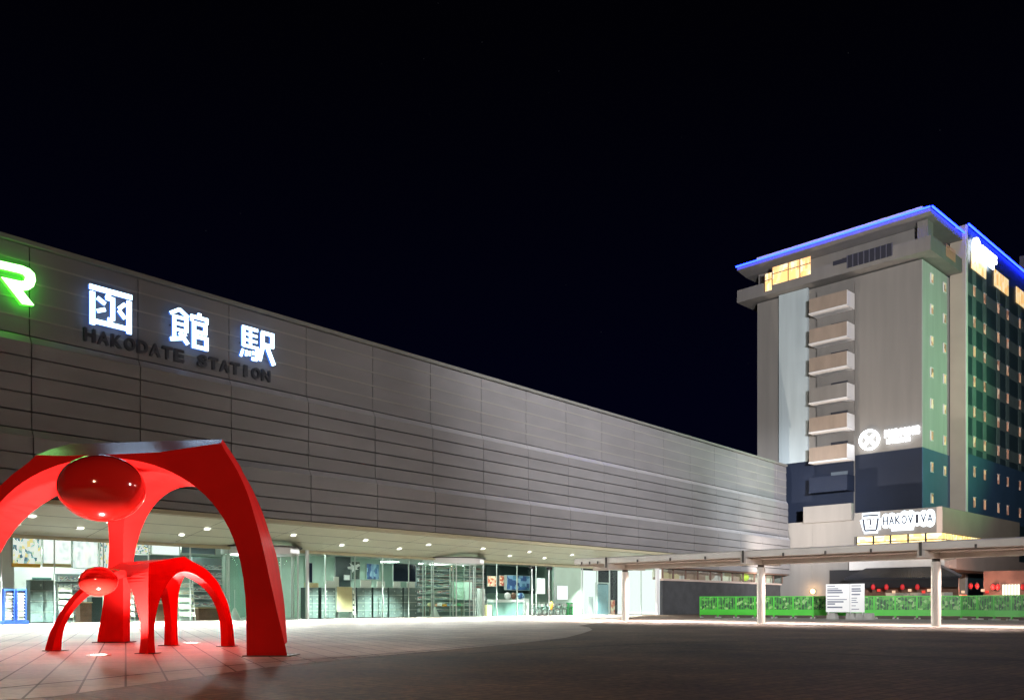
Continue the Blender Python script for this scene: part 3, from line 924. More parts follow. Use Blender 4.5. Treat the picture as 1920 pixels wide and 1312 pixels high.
# brown counters and dark bins behind the left glass
for a, c, p0, mm, nm, lb in ((150, 172, 1128, 'brown', "counter", "low brown counter behind the small sculpture's left leg"), (172, 194, 1118, 'locker_d', "bin", "dark green bin left of the large red back leg"),
                         (292, 320, 1130, 'brown', "counter", "low brown counter behind the small sculpture's thin rear leg"), (372, 412, 1138, 'brown', "counter", "low brown counter right of the small sculpture"),
                         (0, 8, 1120, 'brown', "counter", "brown counter at the far left of the glass")):
    y = YG + 1.6
    x0, x1, z1 = SX(a, y), SX(c, y), SZ((a + c) / 2, p0, y)
    t = thing(nm, lb, nm, S, ((x0 + x1) / 2, y, .012))
    g = MB(S); g.box(x0, x1, y, y + .6, .012, z1 - .05); g.build("body", mm, t)
    g = MB(S); g.box(x0 - .04, x1 + .04, y - .04, y + .64, z1 - .048, z1); g.build("top", "steel" if nm == 'bin' else "cream", t)
# shelves of goods further in
for a, c, p0, p1, y, lb in ((240, 330, 1040, 1150, 53.5, "shop shelves of dark goods far behind the small sculpture"), (365, 420, 1045, 1152, 54.0, "shop shelves of mixed goods left of the first revolving door"),
                        (535, 566, 1040, 1150, 54.5, "shop shelves of goods seen through the first revolving door"), (786, 915, 1062, 1146, 53.0, "crowded souvenir shelves behind the second revolving door"),
                        (110, 160, 1075, 1150, 54.2, "shop shelves of pale goods behind the left brochure stand")):
    x0, x1, z1 = SX(a, y), SX(c, y), min(4.2, SZ((a + c) / 2, p0, y))
    t = thing("shop_shelf", lb, "shelves", S, ((x0 + x1) / 2, y, .012), "shop shelves inside the hall")
    g = MB(S); g.box(x0, x1, y + .3, y + .5, .012, z1); g.build("back_panel", "locker", t)
    k, z = 0, .35
    while z < z1 - .3:
        g = MB(S); g.box(x0, x1, y - .02, y + .29, z, z + .035); g.build("shelf", "steel", t)
        g = MB(S); g.box(x0 + .05, x1 - .05, y + .05, y + .27, z + .037, z + .037 + random.uniform(.22, .34)); g.build("goods_row", "goods", t)
        z += .5
panel("wall_poster", "tall dark poster on the green partition, above the cream board", "poster", mat("charcoal panel", (.03, .05, .05), .4), 628, 658, 1032, 1100, 52.5, .05)
wp = panel("wall_poster", "dark poster with a white bird shape on the green partition", "poster", 'poster_dark', 659, 675, 1052, 1086, 52.45, .05)
yb = 52.43
bird = [(651, 1062), (658, 1061), (655, 1055), (664, 1060), (672, 1056), (675, 1060), (668, 1064), (672, 1067), (664, 1068), (660, 1073), (659, 1067), (652, 1066)]
g = MB(S); g.prism([(SX(p, yb), SZ(p, q, yb)) for p, q in bird], 'y', yb - .04, yb - .02); g.build("bird_shape", "white", wp)
panel("wall_poster", "blue-edged poster in the middle of the green partition", "poster", 'blue_goods', 687, 711, 1056, 1086, 52.45, .05)
panel("display_screen", "wide black display screen on the green partition", "screen", 'screen', 737, 780, 1056, 1090, 52.45, .08)
panel("wall_poster", "dark narrow poster beside the round entrance post", "poster", 'screen', 573, 586, 1054, 1092, 52.45, .05)
panel("wall_poster", "small white notice on the charcoal panel", "poster", 'paper', 645, 656, 1077, 1087, 52.2, .03)
g = MB(S); x = SX(630, YG + 1.2); g.cyl((x, YG + 1.2, .012), (x, YG + 1.2, 2.0), .03, 10); g.box(x - .22, x + .22, YG + 1.16, YG + 1.24, 2.0, 2.9)
tag(g.build("notice_stand", "paper"), "thin white notice stand rising behind the locker left of the cream board", "notice stand")

# revolving doors
def revolving(c, label):
    t = thing("revolving_door", label, "revolving door", S, (c[0], c[1], .012), "round glass revolving doors")
    zt = zi - .46
    g = MB(S); g.ring(c, RV - .45, RV + .03, zt, zi - .05, 56); g.build("header_drum", "white", t)
    g = MB(S); g.ring(c, RV - .3, RV + .22, zi - .045, zi + .02 + .0, 56); g.build("header_rim", "black", t)
    for s in (0, 1):
        v, f = [], []
        a0 = math.pi * s + R(40); a1 = math.pi * s + R(140)
        if s == 0:
            a0, a1 = R(-50), R(50)
        else:
            a0, a1 = R(130), R(230)
        for i in range(25):
            a = a0 + (a1 - a0) * i / 24
            v += [(c[0] + RV * math.cos(a), c[1] + RV * math.sin(a), .05), (c[0] + RV * math.cos(a), c[1] + RV * math.sin(a), zt - .01)]
        f = [(2 * i, 2 * i + 2, 2 * i + 3, 2 * i + 1) for i in range(24)]
        g = MB(S); g.add(v, f, True); g.build("curved_glass", "revolve", t)
        for a in (a0, a0 + (a1 - a0) / 2, a1):
            p = (c[0] + RV * math.cos(a), c[1] + RV * math.sin(a))
            g = MB(S); g.cyl((*p, .012), (*p, zt), .05, 10); g.build("stile", "steel", t)
    for k in range(3):
        a = R(20 + 120 * k)
        d = Vector((math.cos(a), math.sin(a))) * (RV - .2)
        q = Vector(c) + d; pp = Vector((-d.y, d.x)).normalized() * .01
        c2 = Vector(c)
        g = MB(S); g.prism([c2 + pp, c2 - pp, q - pp, q + pp], 'z', .08, zt - .05); w = g.build("door_wing", "revolve", t)
        g = MB(S); g.cyl((q.x, q.y, .04), (q.x, q.y, zt - .03), .035, 8); g.build("wing_stile", "steel", w)
    g = MB(S); g.cyl((*c, .012), (*c, zt - .01), .06, 12); g.build("centre_shaft", "steel", t)
    g = MB(S); g.ring(c, RV - .08, RV + .06, .006, .045, 56); g.build("floor_ring", "steel", t)
    g = MB(S)
    a = R(-62)
    zc = zt + .1
    vv = []
    for i in range(9):
        a = R(-75 + i * 4)
        vv += [(c[0] + (RV + .045) * math.cos(a), c[1] + (RV + .045) * math.sin(a), zc), (c[0] + (RV + .045) * math.cos(a), c[1] + (RV + .045) * math.sin(a), zc + .2)]
    g.add(vv, [(2 * i, 2 * i + 2, 2 * i + 3, 2 * i + 1) for i in range(8)], True); g.build("header_notice", "poster_white", t)
    return t


revolving(rv1, "round glass revolving door partly hidden by the large red front leg")
revolving(rv2, "round glass revolving door with pale header drum right of the grey lockers")
# things in and beside the second revolving door
panel("notice_board", "large pale green notice board standing behind the second revolving door", "notice board", mat("pale green board", (.55, .68, .6), .5, 0, .06, 5), 847, 885, 1090, 1124, YG + 3.2, .05)
y = YG + 2.6
x0, x1 = SX(806, y), SX(868, y)
t = thing("souvenir_table", "brown table with small boxes inside the second revolving door", "table", S, ((x0 + x1) / 2, y, .012))
g = MB(S); g.box(x0, x1, y, y + .8, .78, .84); g.build("tabletop", "brown", t)
for xx, yy in ((x0 + .05, y + .05), (x1 - .1, y + .05), (x0 + .05, y + .7), (x1 - .1, y + .7)):
    g = MB(S); g.box(xx, xx + .06, yy, yy + .06, .012, .778); g.build("leg", "brown", t)
for i in range(7):
    xx = x0 + .2 + i * (x1 - x0 - .5) / 6
    mm = ['cream', 'red_goods', 'paper', 'orange', 'blue_goods', 'paper', 'green'][i]
    g = MB(S); g.box(xx, xx + .24, y + .2, y + .45, .842, .842 + random.uniform(.15, .4))
    tag(g.build("gift_box", mm), "%s gift box on the brown table inside the second revolving door" % ["cream", "red and pale", "white tall", "orange", "blue patterned", "white rightmost", "green"][i], "box", "gift boxes on the brown table")
for px, lb, y in ((815, "pale cone-shaped stand in front of the brown table", YG + 1.2), (440, "pale cone-shaped stand left of the large red front leg", YG + 1.0)):
    x = SX(px, y)
    g = MB(S); g.cyl((x, y, .012), (x, y, .75), .42, 16, .06)
    g.cyl((x, y, .751), (x, y, 1.9), .025, 8)
    tag(g.build("cone_stand", mat("pale cone", (.6, .66, .6), .5) if px == 815 else bpy.data.materials["pale cone"], origin=(x, y, .012)), lb, "display stand")
# counter and displays right of it
y = YG + .9
x0, x1 = SX(925, y), SX(991, y)
t = thing("information_counter", "white counter with grey-green front between the revolving door and the bicycles", "counter", S, ((x0 + x1) / 2, y, .012))
g = MB(S); g.box(x0, x1 - .75, y + .02, y + .6, .012, 1.16); g.build("front_panel", mat("grey green front", (.2, .33, .31), .5), t)
g = MB(S); g.box(x0, x1 - .74, y - .03, y + .7, 1.162, 1.4); g.build("countertop", "white", t)
g = MB(S); g.box(x1 - .73, x1, y - .06, y + .7, .012, 1.5); g.build("end_panel", "white", t)
g = MB(S); xx = SX(918, y - .2); g.box(xx - .3, xx + .3, y - .2, y + .1, .012, .95)
tag(g.build("low_cabinet", "cream"), "small yellow cabinet at the left end of the white counter", "cabinet")
g = MB(S); xx = SX(916, y + .3); g.box(xx - .35, xx + .35, y + 1.0, y + 1.3, .012, 2.3)
tag(g.build("white_cabinet", "white"), "tall white cabinet behind the left end of the counter", "cabinet")
for a, c, nm, mm, lb in ((951, 962, "parcel", "white", "round white parcel on the counter"), (964, 972, "parcel", "brown", "heart-like brown box on the counter"), (975, 988, "parcel", "blue_goods", "round blue parcel on the counter")):
    xx0, xx1 = SX(a, y), SX(c, y)
    g = MB(S); g.ball(((xx0 + xx1) / 2, y + .3, 1.403 + .3), (xx1 - xx0) / 2, .2, .3, 16, 10)
    tag(g.build(nm, mm), lb, "parcel", "parcels on the counter")
panel("wall_notice", "red and orange lit notice board above the counter's left end", "notice board", 'red_goods', 914, 931, 1079, 1099, YG + 4.0, .05)
panel("wall_notice", "small cream and brown notice right of the red board", "notice board", 'red_goods', 936, 947, 1078, 1098, YG + 4.0, .05)
panel("goods_display", "wide rack of blue goods behind the counter", "display", 'blue_goods', 950, 994, 1078, 1106, YG + 3.4, .3)
g = MB(S); g.box(SX(955, 57), SX(985, 57), 57, 57.2, 2.9, 3.5)
tag(g.build("hanging_sign", "brown"), "brown hanging sign above the blue goods rack", "sign")
g = MB(S); g.box(SX(912, YG + 5), SX(1056, YG + 5), YG + 5.0, YG + 5.15, 2.0, zi - .05)
tag(g.build("dark_partition", mat("dark partition", (.05, .085, .08), .6, 0, .15, .6)), "dark green partition above and behind the counter and bicycles", "partition")
# sliding door by the bicycles
x0, x1 = SX(997, YG - .12), SX(1029, YG - .12)
t = thing("sliding_door", "steel framed glass sliding door left of the bicycles", "door", S, ((x0 + x1) / 2, YG - .14, .012))
for xx in (x0, x1):
    g = MB(S); g.cyl((xx, YG - .14, .012), (xx, YG - .14, zi - .55), .07, 12); g.build("jamb", "steel", t)
    g = MB(S); g.box(xx - .3, xx + .3, YG - .3, YG - .07, zi - .5, zi - .3); g.build("door_closer", "black", t)
for z in (2.2, .95):
    g = MB(S); g.box(x0 - .15, x0 + .15, YG - .22, YG - .2, z, z + .08); g.box(x1 - .15, x1 + .15, YG - .22, YG - .2, z, z + .08); g.build("handle", "steel", t)
panel("lit_poster", "white lit poster inside the sliding door left of the bicycles", "poster", 'poster_white', 1006, 1022, 1083, 1113, YG + .5, .06)
lb_ = panel("lit_sign_box", "glowing white box sign in two halves above the bicycles", "sign", 'white_room', 1044, 1065, 1097, 1124, YG - .1, .1)


def bicycle(px, y, label, first=None):
    x = SX(px, y)
    if first:
        return dup(first, S, (x, y, .012), label, "bicycles parked by the glass")
    t = thing("bicycle", label, "bicycle", S, (x, y, .012), "bicycles parked by the glass")
    r, wb = .33, 1.02
    for s in (-1, 1):
        cxx = x + s * wb / 2
        g = MB(S); g.torus((cxx, y, .012 + r), (0, 1, 0), r - .02, .02, 26, 6); w = g.build("wheel", "rubber", t)
        g = MB(S)
        for k in range(8):
            a = math.pi * k / 8
            g.cyl((cxx - (r - .03) * math.cos(a), y, .012 + r - (r - .03) * math.sin(a)), (cxx + (r - .03) * math.cos(a), y, .012 + r + (r - .03) * math.sin(a)), .006, 4)
        g.build("spokes", "steel", w)
    A, B = Vector((x - wb / 2, y, .342)), Vector((x + wb / 2, y, .342))
    bb, st_, hd = Vector((x - .06, y, .32)), Vector((x - .2, y, .85)), Vector((x + .36, y, .86))
    g = MB(S)
    for p, q in ((A, bb), (A, st_), (bb, st_), (bb, hd - Vector((0, 0, .1))), (st_ - Vector((0, 0, .08)), hd), (hd + Vector((-.02, 0, .1)), B)):
        g.cyl(p, q, .02, 8)
    g.build("bicycle_frame", "bike", t)
    g = MB(S); g.cyl(st_, st_ + Vector((-.02, 0, .1)), .014, 8); g.ball(st_ + Vector((-.02, 0, .14)), .14, .08, .04, 12, 8); g.build("saddle", "black", t)
    g = MB(S); g.cyl(hd + Vector((-.02, 0, .1)), hd + Vector((-.04, 0, .25)), .014, 8); g.cyl(hd + Vector((-.06, -.28, .27)), hd + Vector((-.06, .28, .27)), .013, 8); g.build("handlebar", "steel", t)
    g = MB(S); bx = x + .58; g.box(bx - .15, bx + .15, y - .16, y + .16, .8, 1.03); g.build("basket", "steel", t)
    return t


b0 = bicycle(1006, YG - 1.0, "bicycle with steel basket at the left end of the row by the glass")
for px, dy, lb in ((1016, -.5, "second bicycle from the left, in front of the lit poster"), (1027, -.9, "third bicycle from the left, below the sliding door's right jamb"),
               (1040, -.6, "bicycle in the middle of the row, beside the orange cover"), (1052, -1.0, "bicycle below the glowing white box sign"), (1064, -.6, "bicycle at the right end of the row by the green panel")):
    bicycle(px, YG + dy, lb, b0)
x = SX(1033, YG - 1.15)
g = MB(S); g.ball((x, YG - 1.2, .86), .2, .12, .38, 14, 10)
tag(g.build("bag", "orange"), "orange bag hanging among the parked bicycles", "bag")
x = SX(1070, YG - .7)
g = MB(S); g.box(x - .35, x + .35, YG - .5, YG - .46, .05, 1.15); g.box(x - .35, x - .31, YG - .7, YG - .51, .012, 1.15); g.box(x + .31, x + .35, YG - .7, YG - .51, .012, 1.15)
tag(g.build("low_screen", "green"), "low green screen at the right end of the bicycles", "screen")

# ------------------------------------------------------------------ canopy
YC = 41.1


def HX(px, y):
    return H.Y(px, 1100, y)[0]


pp = [HX(1172, YC), HX(1427, YC), HX(1755, YC)]
step = (pp[2] - pp[0]) / 2
posts = [pp[0], pp[1], pp[2], pp[2] + step, pp[2] + 2 * step]
cn = thing("canopy", "long flat white walkway canopy on round posts, running from the station past the hotel", "canopy", H, (pp[1], YC, .004))
xl, xr = HX(1078, YC - 1.6), posts[-1] + 4
xs = [xl] + [(posts[i] + posts[i + 1]) / 2 for i in range(4)] + [xr]
ed = sorted([xl, xr] + posts)
for i in range(len(ed) - 1):
    a, c = ed[i] + .03, ed[i + 1] - .03
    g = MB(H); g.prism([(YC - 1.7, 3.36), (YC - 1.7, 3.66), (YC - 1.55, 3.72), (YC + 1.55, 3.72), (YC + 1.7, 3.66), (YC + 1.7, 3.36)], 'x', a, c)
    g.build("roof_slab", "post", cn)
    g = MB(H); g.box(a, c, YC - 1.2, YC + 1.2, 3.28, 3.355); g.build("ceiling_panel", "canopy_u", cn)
    g = MB(H); g.box(a + .2, c - .2, YC - .22, YC + .22, 3.04, 3.275); g.build("edge_beam", "post", cn)
    n = 4
    for k in range(1, n):
        xx = a + (c - a) * k / n
        g = MB(H); g.box(xx - .04, xx + .04, YC - 1.76, YC - 1.71, 3.34, 3.5); g.build("gutter_bracket", "post_d", cn)
for i, x in enumerate(posts):
    g = MB(H); g.cyl((x, YC, .004), (x, YC, 2.9), .205, 28); p = g.build("post", "post", cn)
    g = MB(H); g.cyl((x, YC, 2.902), (x, YC, 3.03), .17, 24); g.build("post_collar", "post_d", p)
    g = MB(H); g.box(x - .16, x + .16, YC - 1.74, YC + 1.74, 3.03, 3.34); g.build("cross_beam", "post", cn)
    g = MB(H); g.box(x - .05, x + .05, YC - 1.79, YC - 1.745, 3.1, 3.7); g.build("downpipe_joint", "post_d", cn)
# lamps under the canopy
n = 0
for i, x in enumerate([xl + 3] + posts):
    for s in (-1, 1):
        xx = x + s * 1.7
        if xx < xl + .5:
            continue
        n += 1
        t = thing("canopy_light", "small round warm lamp under the canopy, %s from the station end" % ORD[n - 1], "lamp", H, (xx, YC + .75, 3.26), "small lamps under the canopy")
        g = MB(H); g.ring((xx, YC + .75), .1, .14, 3.225, 3.275, 18); g.build("trim_ring", "white", t)
        g = MB(H); g.cyl((xx, YC + .75, 3.24), (xx, YC + .75, 3.26), .095, 16); g.build("lens", "ground_lamp", t)
        p = H.W(xx, YC + .75, 3.2)
        light("canopy_beam", 'SPOT', p, 2200, (1.0, .78, .68), .1, aim=(p.x, p.y, 0), spot=150, blend=.6)

# ------------------------------------------------------------------ green fence
def fence_panel(a, c, label, first=None):
    """a, c: ground points (x, y) of the panel ends"""
    a, c = Vector(a), Vector(c)
    d = c - a
    if first is not None:
        o = dup(first, G, (a.x, a.y, .004), label)
    else:
        t = thing("barrier_panel", label, "barrier", G, (0, 0, .004), "green barrier panels with leafy mesh")
        L = FL
        g = MB(); g.box(.03, L - .03, -.02, .02, .62, 1.5); g.build("leaf_mesh", "leafpanel", t)
        g = MB()
        for k in range(6):
            xx = .06 + (L - .12) * (k + .5) / 6
            g.box(xx - .012, xx + .012, -.036, -.021, .625, 1.495)
        g.build("bars", "fence_g", t)
        g = MB(); g.box(.03, L - .03, -.035, .035, .22, .59); g.build("lower_board", "fence_g", t)
        g = MB()
        g.box(0, .06, -.04, .04, .1, 1.56); g.box(L - .06, L - .0, -.04, .04, .1, 1.56); g.box(.06, L - .06, -.04, .04, 1.5, 1.56); g.box(.06, L - .06, -.04, .04, .59, .62)
        g.build("panel_frame", "fence_g", t)
        for xx in (.1, L - .16):
            g = MB(); g.box(xx, xx + .12, -.3, .3, .004, .1); g.build("foot", "concrete", t)
        o = t
        o.location = (a.x, a.y, .004)
    o.rotation_euler = (0, 0, math.atan2(d.y, d.x))
    return o


pA, pB, pC = Vector((13.8, 64.7)), Vector((29.4, 57.6)), Vector((31.2, 51.8))
FL = (pB - pA).length / 13
fp = None
for i in range(13):
    q0, q1 = pA + (pB - pA) * i / 13, pA + (pB - pA) * (i + 1) / 13
    lb = "green barrier panel with leafy mesh, %s from the left in the front run" % ORD[i]
    o = fence_panel(q0, q1, lb, fp)
    fp = fp or o
m_ = int((pC - pB).length / FL)
for i in range(m_):
    d = (pC - pB).normalized() * FL
    fence_panel(pB + d * i, pB + d * (i + 1), "green barrier panel, %s along the run that turns toward the viewer at the right" % ORD[i], fp)
# board on concrete blocks
bx, by = gnd(1585, 1160.5)
t = thing("information_board", "white two-leaf information board with lines of text standing before the green fence", "board", H, (H.ux.dot(Vector((bx, by))), H.uy.dot(Vector((bx, by))), .004))
yb = t["_o"][1]
x0, x1 = HX(1549, yb), HX(1621, yb)
zt, zb = H.Y(1585, 1094, yb)[1], H.Y(1585, 1147, yb)[1]
xm = x0 + (x1 - x0) * .63
for a, c, j in ((x0, xm - .015, 0), (xm + .015, x1, 1)):
    g = MB(H); g.box(a, c, yb - .03, yb + .02, zb, zt); lf = g.build("board_leaf", "white", t)
    g = MB(H)
    zz = zt - .16
    while zz > zb + .12:
        k = random.uniform(.35, .95)
        g.box(a + .1, a + .1 + (c - a - .2) * k, yb - .034, yb - .031, zz, zz + random.choice((.05, .05, .09)))
        zz -= random.choice((.14, .17, .22))
    g.build("text_lines", mat("printed grey", (.12, .14, .2), .6) if j == 0 else bpy.data.materials["printed grey"], lf)
for xx in (x0 + .15, xm, x1 - .15):
    g = MB(H); g.box(xx - .035, xx + .035, yb + .025, yb + .09, .3, zt - .05); g.build("upright", "steel", t)
for i, px in enumerate((1556, 1592, 1610, 1624)):
    x = HX(px, yb)
    g = MB(H); g.prism([(x - .32, .004), (x - .26, .42), (x + .26, .42), (x + .32, .004)], 'y', yb + .14, yb + .62)
    tag(g.build("concrete_block", "concrete"), "grey concrete block %s" % ("under the left end of the information board", "under the middle of the information board", "right of the middle under the information board", "beyond the right end of the information board")[i], "concrete block", "concrete blocks behind the information board")

# ------------------------------------------------------------------ hotel
HF, XC = 98.06, -37.1
XL = HX(1420, HF)
ht = thing("hotel_tower", "tall pale hotel with stacked balconies, navy lower floors and a blue-lit roof edge", "building", H, ((XL + XC) / 2, HF, 0))
e_ = 1.46


def hz(px, py, y=HF):
    return H.Y(px, py, y)[1]


def hzx(px, py, x=XC):
    return H.X(px, py, x)[1]


ZT = hz(1728, 486)
DEP = 26
yS = H.X(1779, 1000, XC)[0]                      # where the beige wing wall meets the tower's right side
xWg = H.Y(1811, 1000, yS)[0]                     # right face of the wing
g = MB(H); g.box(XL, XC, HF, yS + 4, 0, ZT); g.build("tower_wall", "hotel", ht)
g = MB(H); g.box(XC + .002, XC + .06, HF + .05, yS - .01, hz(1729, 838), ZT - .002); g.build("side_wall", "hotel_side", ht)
zb0, zb1 = H.Y(1746, 467, HF - e_)[1], H.Y(1746, 440, HF - e_)[1]
zr1 = H.Y(1747, 389, HF - e_)[1]
xbl = HX(1382, HF - e_)
ysd = yS - .02
g = MB(H); g.box(xbl, XC + e_, HF - e_, ysd, zb0, zb1); g.build("terrace_band", "hotel", ht)
g = MB(H); g.box(xbl + 1.6, XC - .35, HF + .9, ysd, zb1, zr1 - .72); g.build("top_floor_wall", "hotel", ht)
g = MB(H); g.prism([(HF - e_, zr1 - .35), (HF - e_, zr1), (ysd, zr1), (ysd, zr1 - .7), (HF + .6, zr1 - .7)], 'x', xbl, XC + e_); g.build("roof_slab", "hotel", ht)
g = MB(H); g.box(xbl + 2.2, XC + e_ - 1.2, HF - e_ + .9, HF - e_ + 1.1, zr1 + .002, zr1 + .85); g.box(XC + e_ - 1.4, XC + e_ - 1.2, HF - e_ + 1.11, ysd, zr1 + .002, zr1 + .85); g.build("roof_parapet", "hotel_w", ht)
g = MB(H); g.box(xbl - .03, XC + e_ + .06, HF - e_ - .30, HF - e_ - .16, zr1 - .02, zr1 + .13); g.build("light_strip", "led", ht)
g = MB(H); g.box(XC + e_ + .16, XC + e_ + .30, HF - e_ - .15, ysd, zr1 - .02, zr1 + .13); g.build("light_strip", "led", ht)
# corner pier between terrace and roof, dark louvre, terrace railing
g = MB(H); x0 = HX(1722, HF - .3); g.box(x0, x0 + 1.1, HF - .6, HF + .89, zb1, zr1 - .72); g.build("corner_pier", "hotel", ht)
x0, x1 = HX(1589, HF - e_), HX(1673, HF - e_)
g = MB(H); g.box(x0, x1, HF - e_ - .04, HF - e_ - .002, zb0 + .45, zb1 + .35); g.build("louvre_panel", "louvre", ht)
g = MB(H)
for k in range(9):
    xx = x0 + (x1 - x0) * k / 8
    g.box(xx - .05, xx + .05, HF - e_ - .09, HF - e_ - .042, zb0 + .45, zb1 + .35)
g.build("louvre_post", mat("louvre rail", (.09, .09, .11), .5), ht)
x2 = HX(1562, HF - e_)
g = MB(H); g.box(x2, x0 - .05, HF - e_ - .05, HF - e_ - .002, zb1 - .35, zb1 + .15); g.build("louvre_step", "louvre", ht)
g = MB(H)
for k in range(9):
    yy = H.X(1774, 470, XC + e_)[0] + k * .32
    g.box(XC + e_ + .003, XC + e_ + .05, yy, yy + .08, zb1 - 1.0, zb1 + .35)
g.build("side_railing", mat("orange railing", (.45, .25, .12), .5), ht)
# lit rooms on the top floor
yw_ = HF - e_ - .06
for a, c in ((1435, 1447), (1449, 1477), (1479, 1499), (1501, 1520)):
    x0, x1 = HX(a, HF - e_), HX(c, HF - e_)
    pm = (a + c) / 2
    z0 = zb1 - .55 if a > 1440 else zb1 - 1.1
    g = MB(H); g.box(x0, x1, HF - e_ - .03, HF - e_ - .002, z0, z0 + 2.1); w = g.build("terrace_window", "warm_win", ht)
    g = MB(H); g.box(x0 - .08, x0, HF - e_ - .08, HF - e_ - .002, z0 - .08, z0 + 2.18); g.box(x0 + .001, x1, HF - e_ - .08, HF - e_ - .031, z0 + 1.25, z0 + 1.33); g.build("window_frame", "brown", w)
# pale recessed panel and balconies on the front
zn1 = hz(1729, 838)
zn0 = hz(1729, 950)
zpan = hz(1490, 868)
x0, x1 = HX(1463, HF), HX(1517, HF)
g = MB(H); g.box(x0, x1, HF - .35, HF - .002, zn1 - .05, hz(1490, 548)); g.build("pale_panel", "hotel_l", ht)
xr_ = HX(1604, HF)
P = 0.5
while H.px(xr_, HF - P) > 1588 and P < 4:
    P += .05
xb0 = HX(1517, HF - P)
zs = [hz(1560, yy, HF - P) for yy in (577, 635, 690, 748, 804, 861)]


def balcony(zb_, mtl, idx):
    g = MB(H); g.box(xb0, xr_, HF - P, HF - .36, zb_, zb_ + 1.62)
    bl = g.build("balcony", mtl, ht)
    g = MB(H); g.box(xb0 - .04, xr_ + .05, HF - P - .05, HF - .34, zb_ - .16, zb_ - .002); g.build("balcony_slab", "hotel_w" if mtl != "navy" else "navy", bl)
    g = MB(H); g.box(xr_ + .002, xr_ + .05, HF - P + .02, HF - .34, zb_ + .02, zb_ + 1.6); g.build("balcony_end", "hotel_w" if mtl != "navy" else "navy", bl)
    g = MB(H); xa_ = HX(1561, HF - .1); xb_ = HX(1592, HF - .1); g.box(xa_, xb_, HF - .5, HF - .364, zb_ + 1.66, zb_ + 2.25); g.build("balcony_window", "louvre" if mtl != 'navy' else mat("dim window", (.09, .11, .13), .4), bl)
    return bl


g = MB(H); g.box(xb0 + .02, xr_ - .02, HF - .355, HF - .003, zn0 - 1.2, zs[0] + 2.9); g.build("balcony_back_wall", "hotel", ht)
for i, z in enumerate(zs):
    balcony(z, "hotel_t" if i != 3 else "hotel", i)
zd = hz(1560, 918, HF - P)
# navy lower floors
g = MB(H)
g.box(XL + .2, xb0 - .06, HF - .30, HF - .004, zn0 - 1.2, zn1 - .06)
g.box(xb0 - .05, xr_ - .03, HF - .40, HF - .357, zn0 - 1.2, zn1 - .3)
g.box(xr_ - .02, XC + .07, HF - .05, HF - .004, zn0 - 1.2, zn1)
g.build("navy_front", "navy", ht)
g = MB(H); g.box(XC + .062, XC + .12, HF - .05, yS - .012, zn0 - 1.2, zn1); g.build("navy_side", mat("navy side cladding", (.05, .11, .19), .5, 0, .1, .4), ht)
balcony(zd, "navy", 7)
# right face windows: two columns of small lit windows
c1 = (523, 581, 640, 699, 757, 817, 876, 934); c2 = (540, 598, 653, 711, 768, 826, 883)
for px, ys_ in ((1745.5, c1), (1769.5, c2)):
    yy = H.X(px, 700, XC)[0]
    for v in ys_:
        z = hzx(px, v)
        xx = XC + .13
        g = MB(H); g.box(xx - .06, xx + .01, yy - .33, yy + .33, z - .48, z + .48); w = g.build("window", "warm_small", ht)
        g = MB(H); g.box(xx - .06, xx + .05, yy - .42, yy - .335, z - .56, z + .54); g.box(xx - .06, xx + .05, yy - .334, yy + .36, z - .56, z - .485); g.box(xx - .06, xx + .05, yy - .334, yy + .36, z + .485, z + .56)
        g.build("window_frame", "hotel_w", w)
# podium with the shopping centre sign
q_ = 3.25
YP = HF - q_
XP = XC + q_
zp1, zp0 = H.Y(1767.5, 949, YP)[1], H.Y(1767.5, 997, YP)[1]
xp0 = HX(1601, YP)
xpl = HX(1476, YP)
zw0 = H.Y(1767, 1019, YP)[1]
pd = thing("podium_building", "low podium wing at the hotel's foot with a band of lit yellow windows", "building", H, (XP, YP, 0))
yEnd = H.X(1911, 979, XP)[0]
g = MB(H); g.box(xp0, XP, YP, yEnd, zp0, zp1); g.build("sign_band_wall", "hotel", pd)
g = MB(H); g.box(XP + .002, XP + .05, YP + .03, yEnd, zp0, zp1 - .03); g.build("side_band_wall", "hotel_tan", pd)
g = MB(H); g.box(XP - .5, XP + .06, YP - .05, YP - .002, zp0 - .0, zp1 + .02); g.build("corner_trim", "salmon", pd)
g = MB(H); g.box(xp0 + .3, XP - .25, YP + .3, yEnd, zw0 - .1, zp0 - .002); g.build("window_core", "black", pd)
for px0, px1 in ((1605, 1635), (1637, 1667), (1669, 1700), (1702, 1733), (1735, 1765)):
    x0, x1 = HX(px0 + 1, YP), HX(px1 - 1, YP)
    for za, zb in ((zp0 - .62, zp0 - .03), (zw0, zp0 - .72)):
        g = MB(H); g.box(x0, x1, YP + .2, YP + .27, za, zb); g.build("podium_window", "yellow_win", pd)
ys_ = YP + .4
k = 0
while k < 15:
    y0 = ys_ + k * 1.55
    for za, zb in ((zp0 - .62, zp0 - .03), (zw0, zp0 - .72)):
        g = MB(H); g.box(XP - .24, XP - .18, y0 + .14, y0 + 1.42, za, zb); g.build("podium_window", "yellow_win", pd)
    k += 1
zf0, zf1 = H.Y(1760, 1064, YP)[1], H.Y(1760, 1046, YP)[1]
g = MB(H); g.box(xp0 + .0, XP, YP + .02, yEnd, zf1, zw0 - .12); g.build("lower_wall", "salmon", pd)
g = MB(H); g.box(HX(1592, YP - .4), XP + .4, YP - .4, YP + 3.0, zf0, zf1 - .003); g.build("lower_fascia", "post", pd)
g = MB(H); g.box(XP + .002, XP + .3, YP + 3.1, yEnd + 10, zf0 - .1, zf1 + .4); g.build("side_fascia", "salmon", pd)
g = MB(H); g.box(XP - 4, XP + .28, YP + 3.1, yEnd + 10, zf0 - .35, zf0 - .12); g.build("fascia_soffit", "brown", pd)
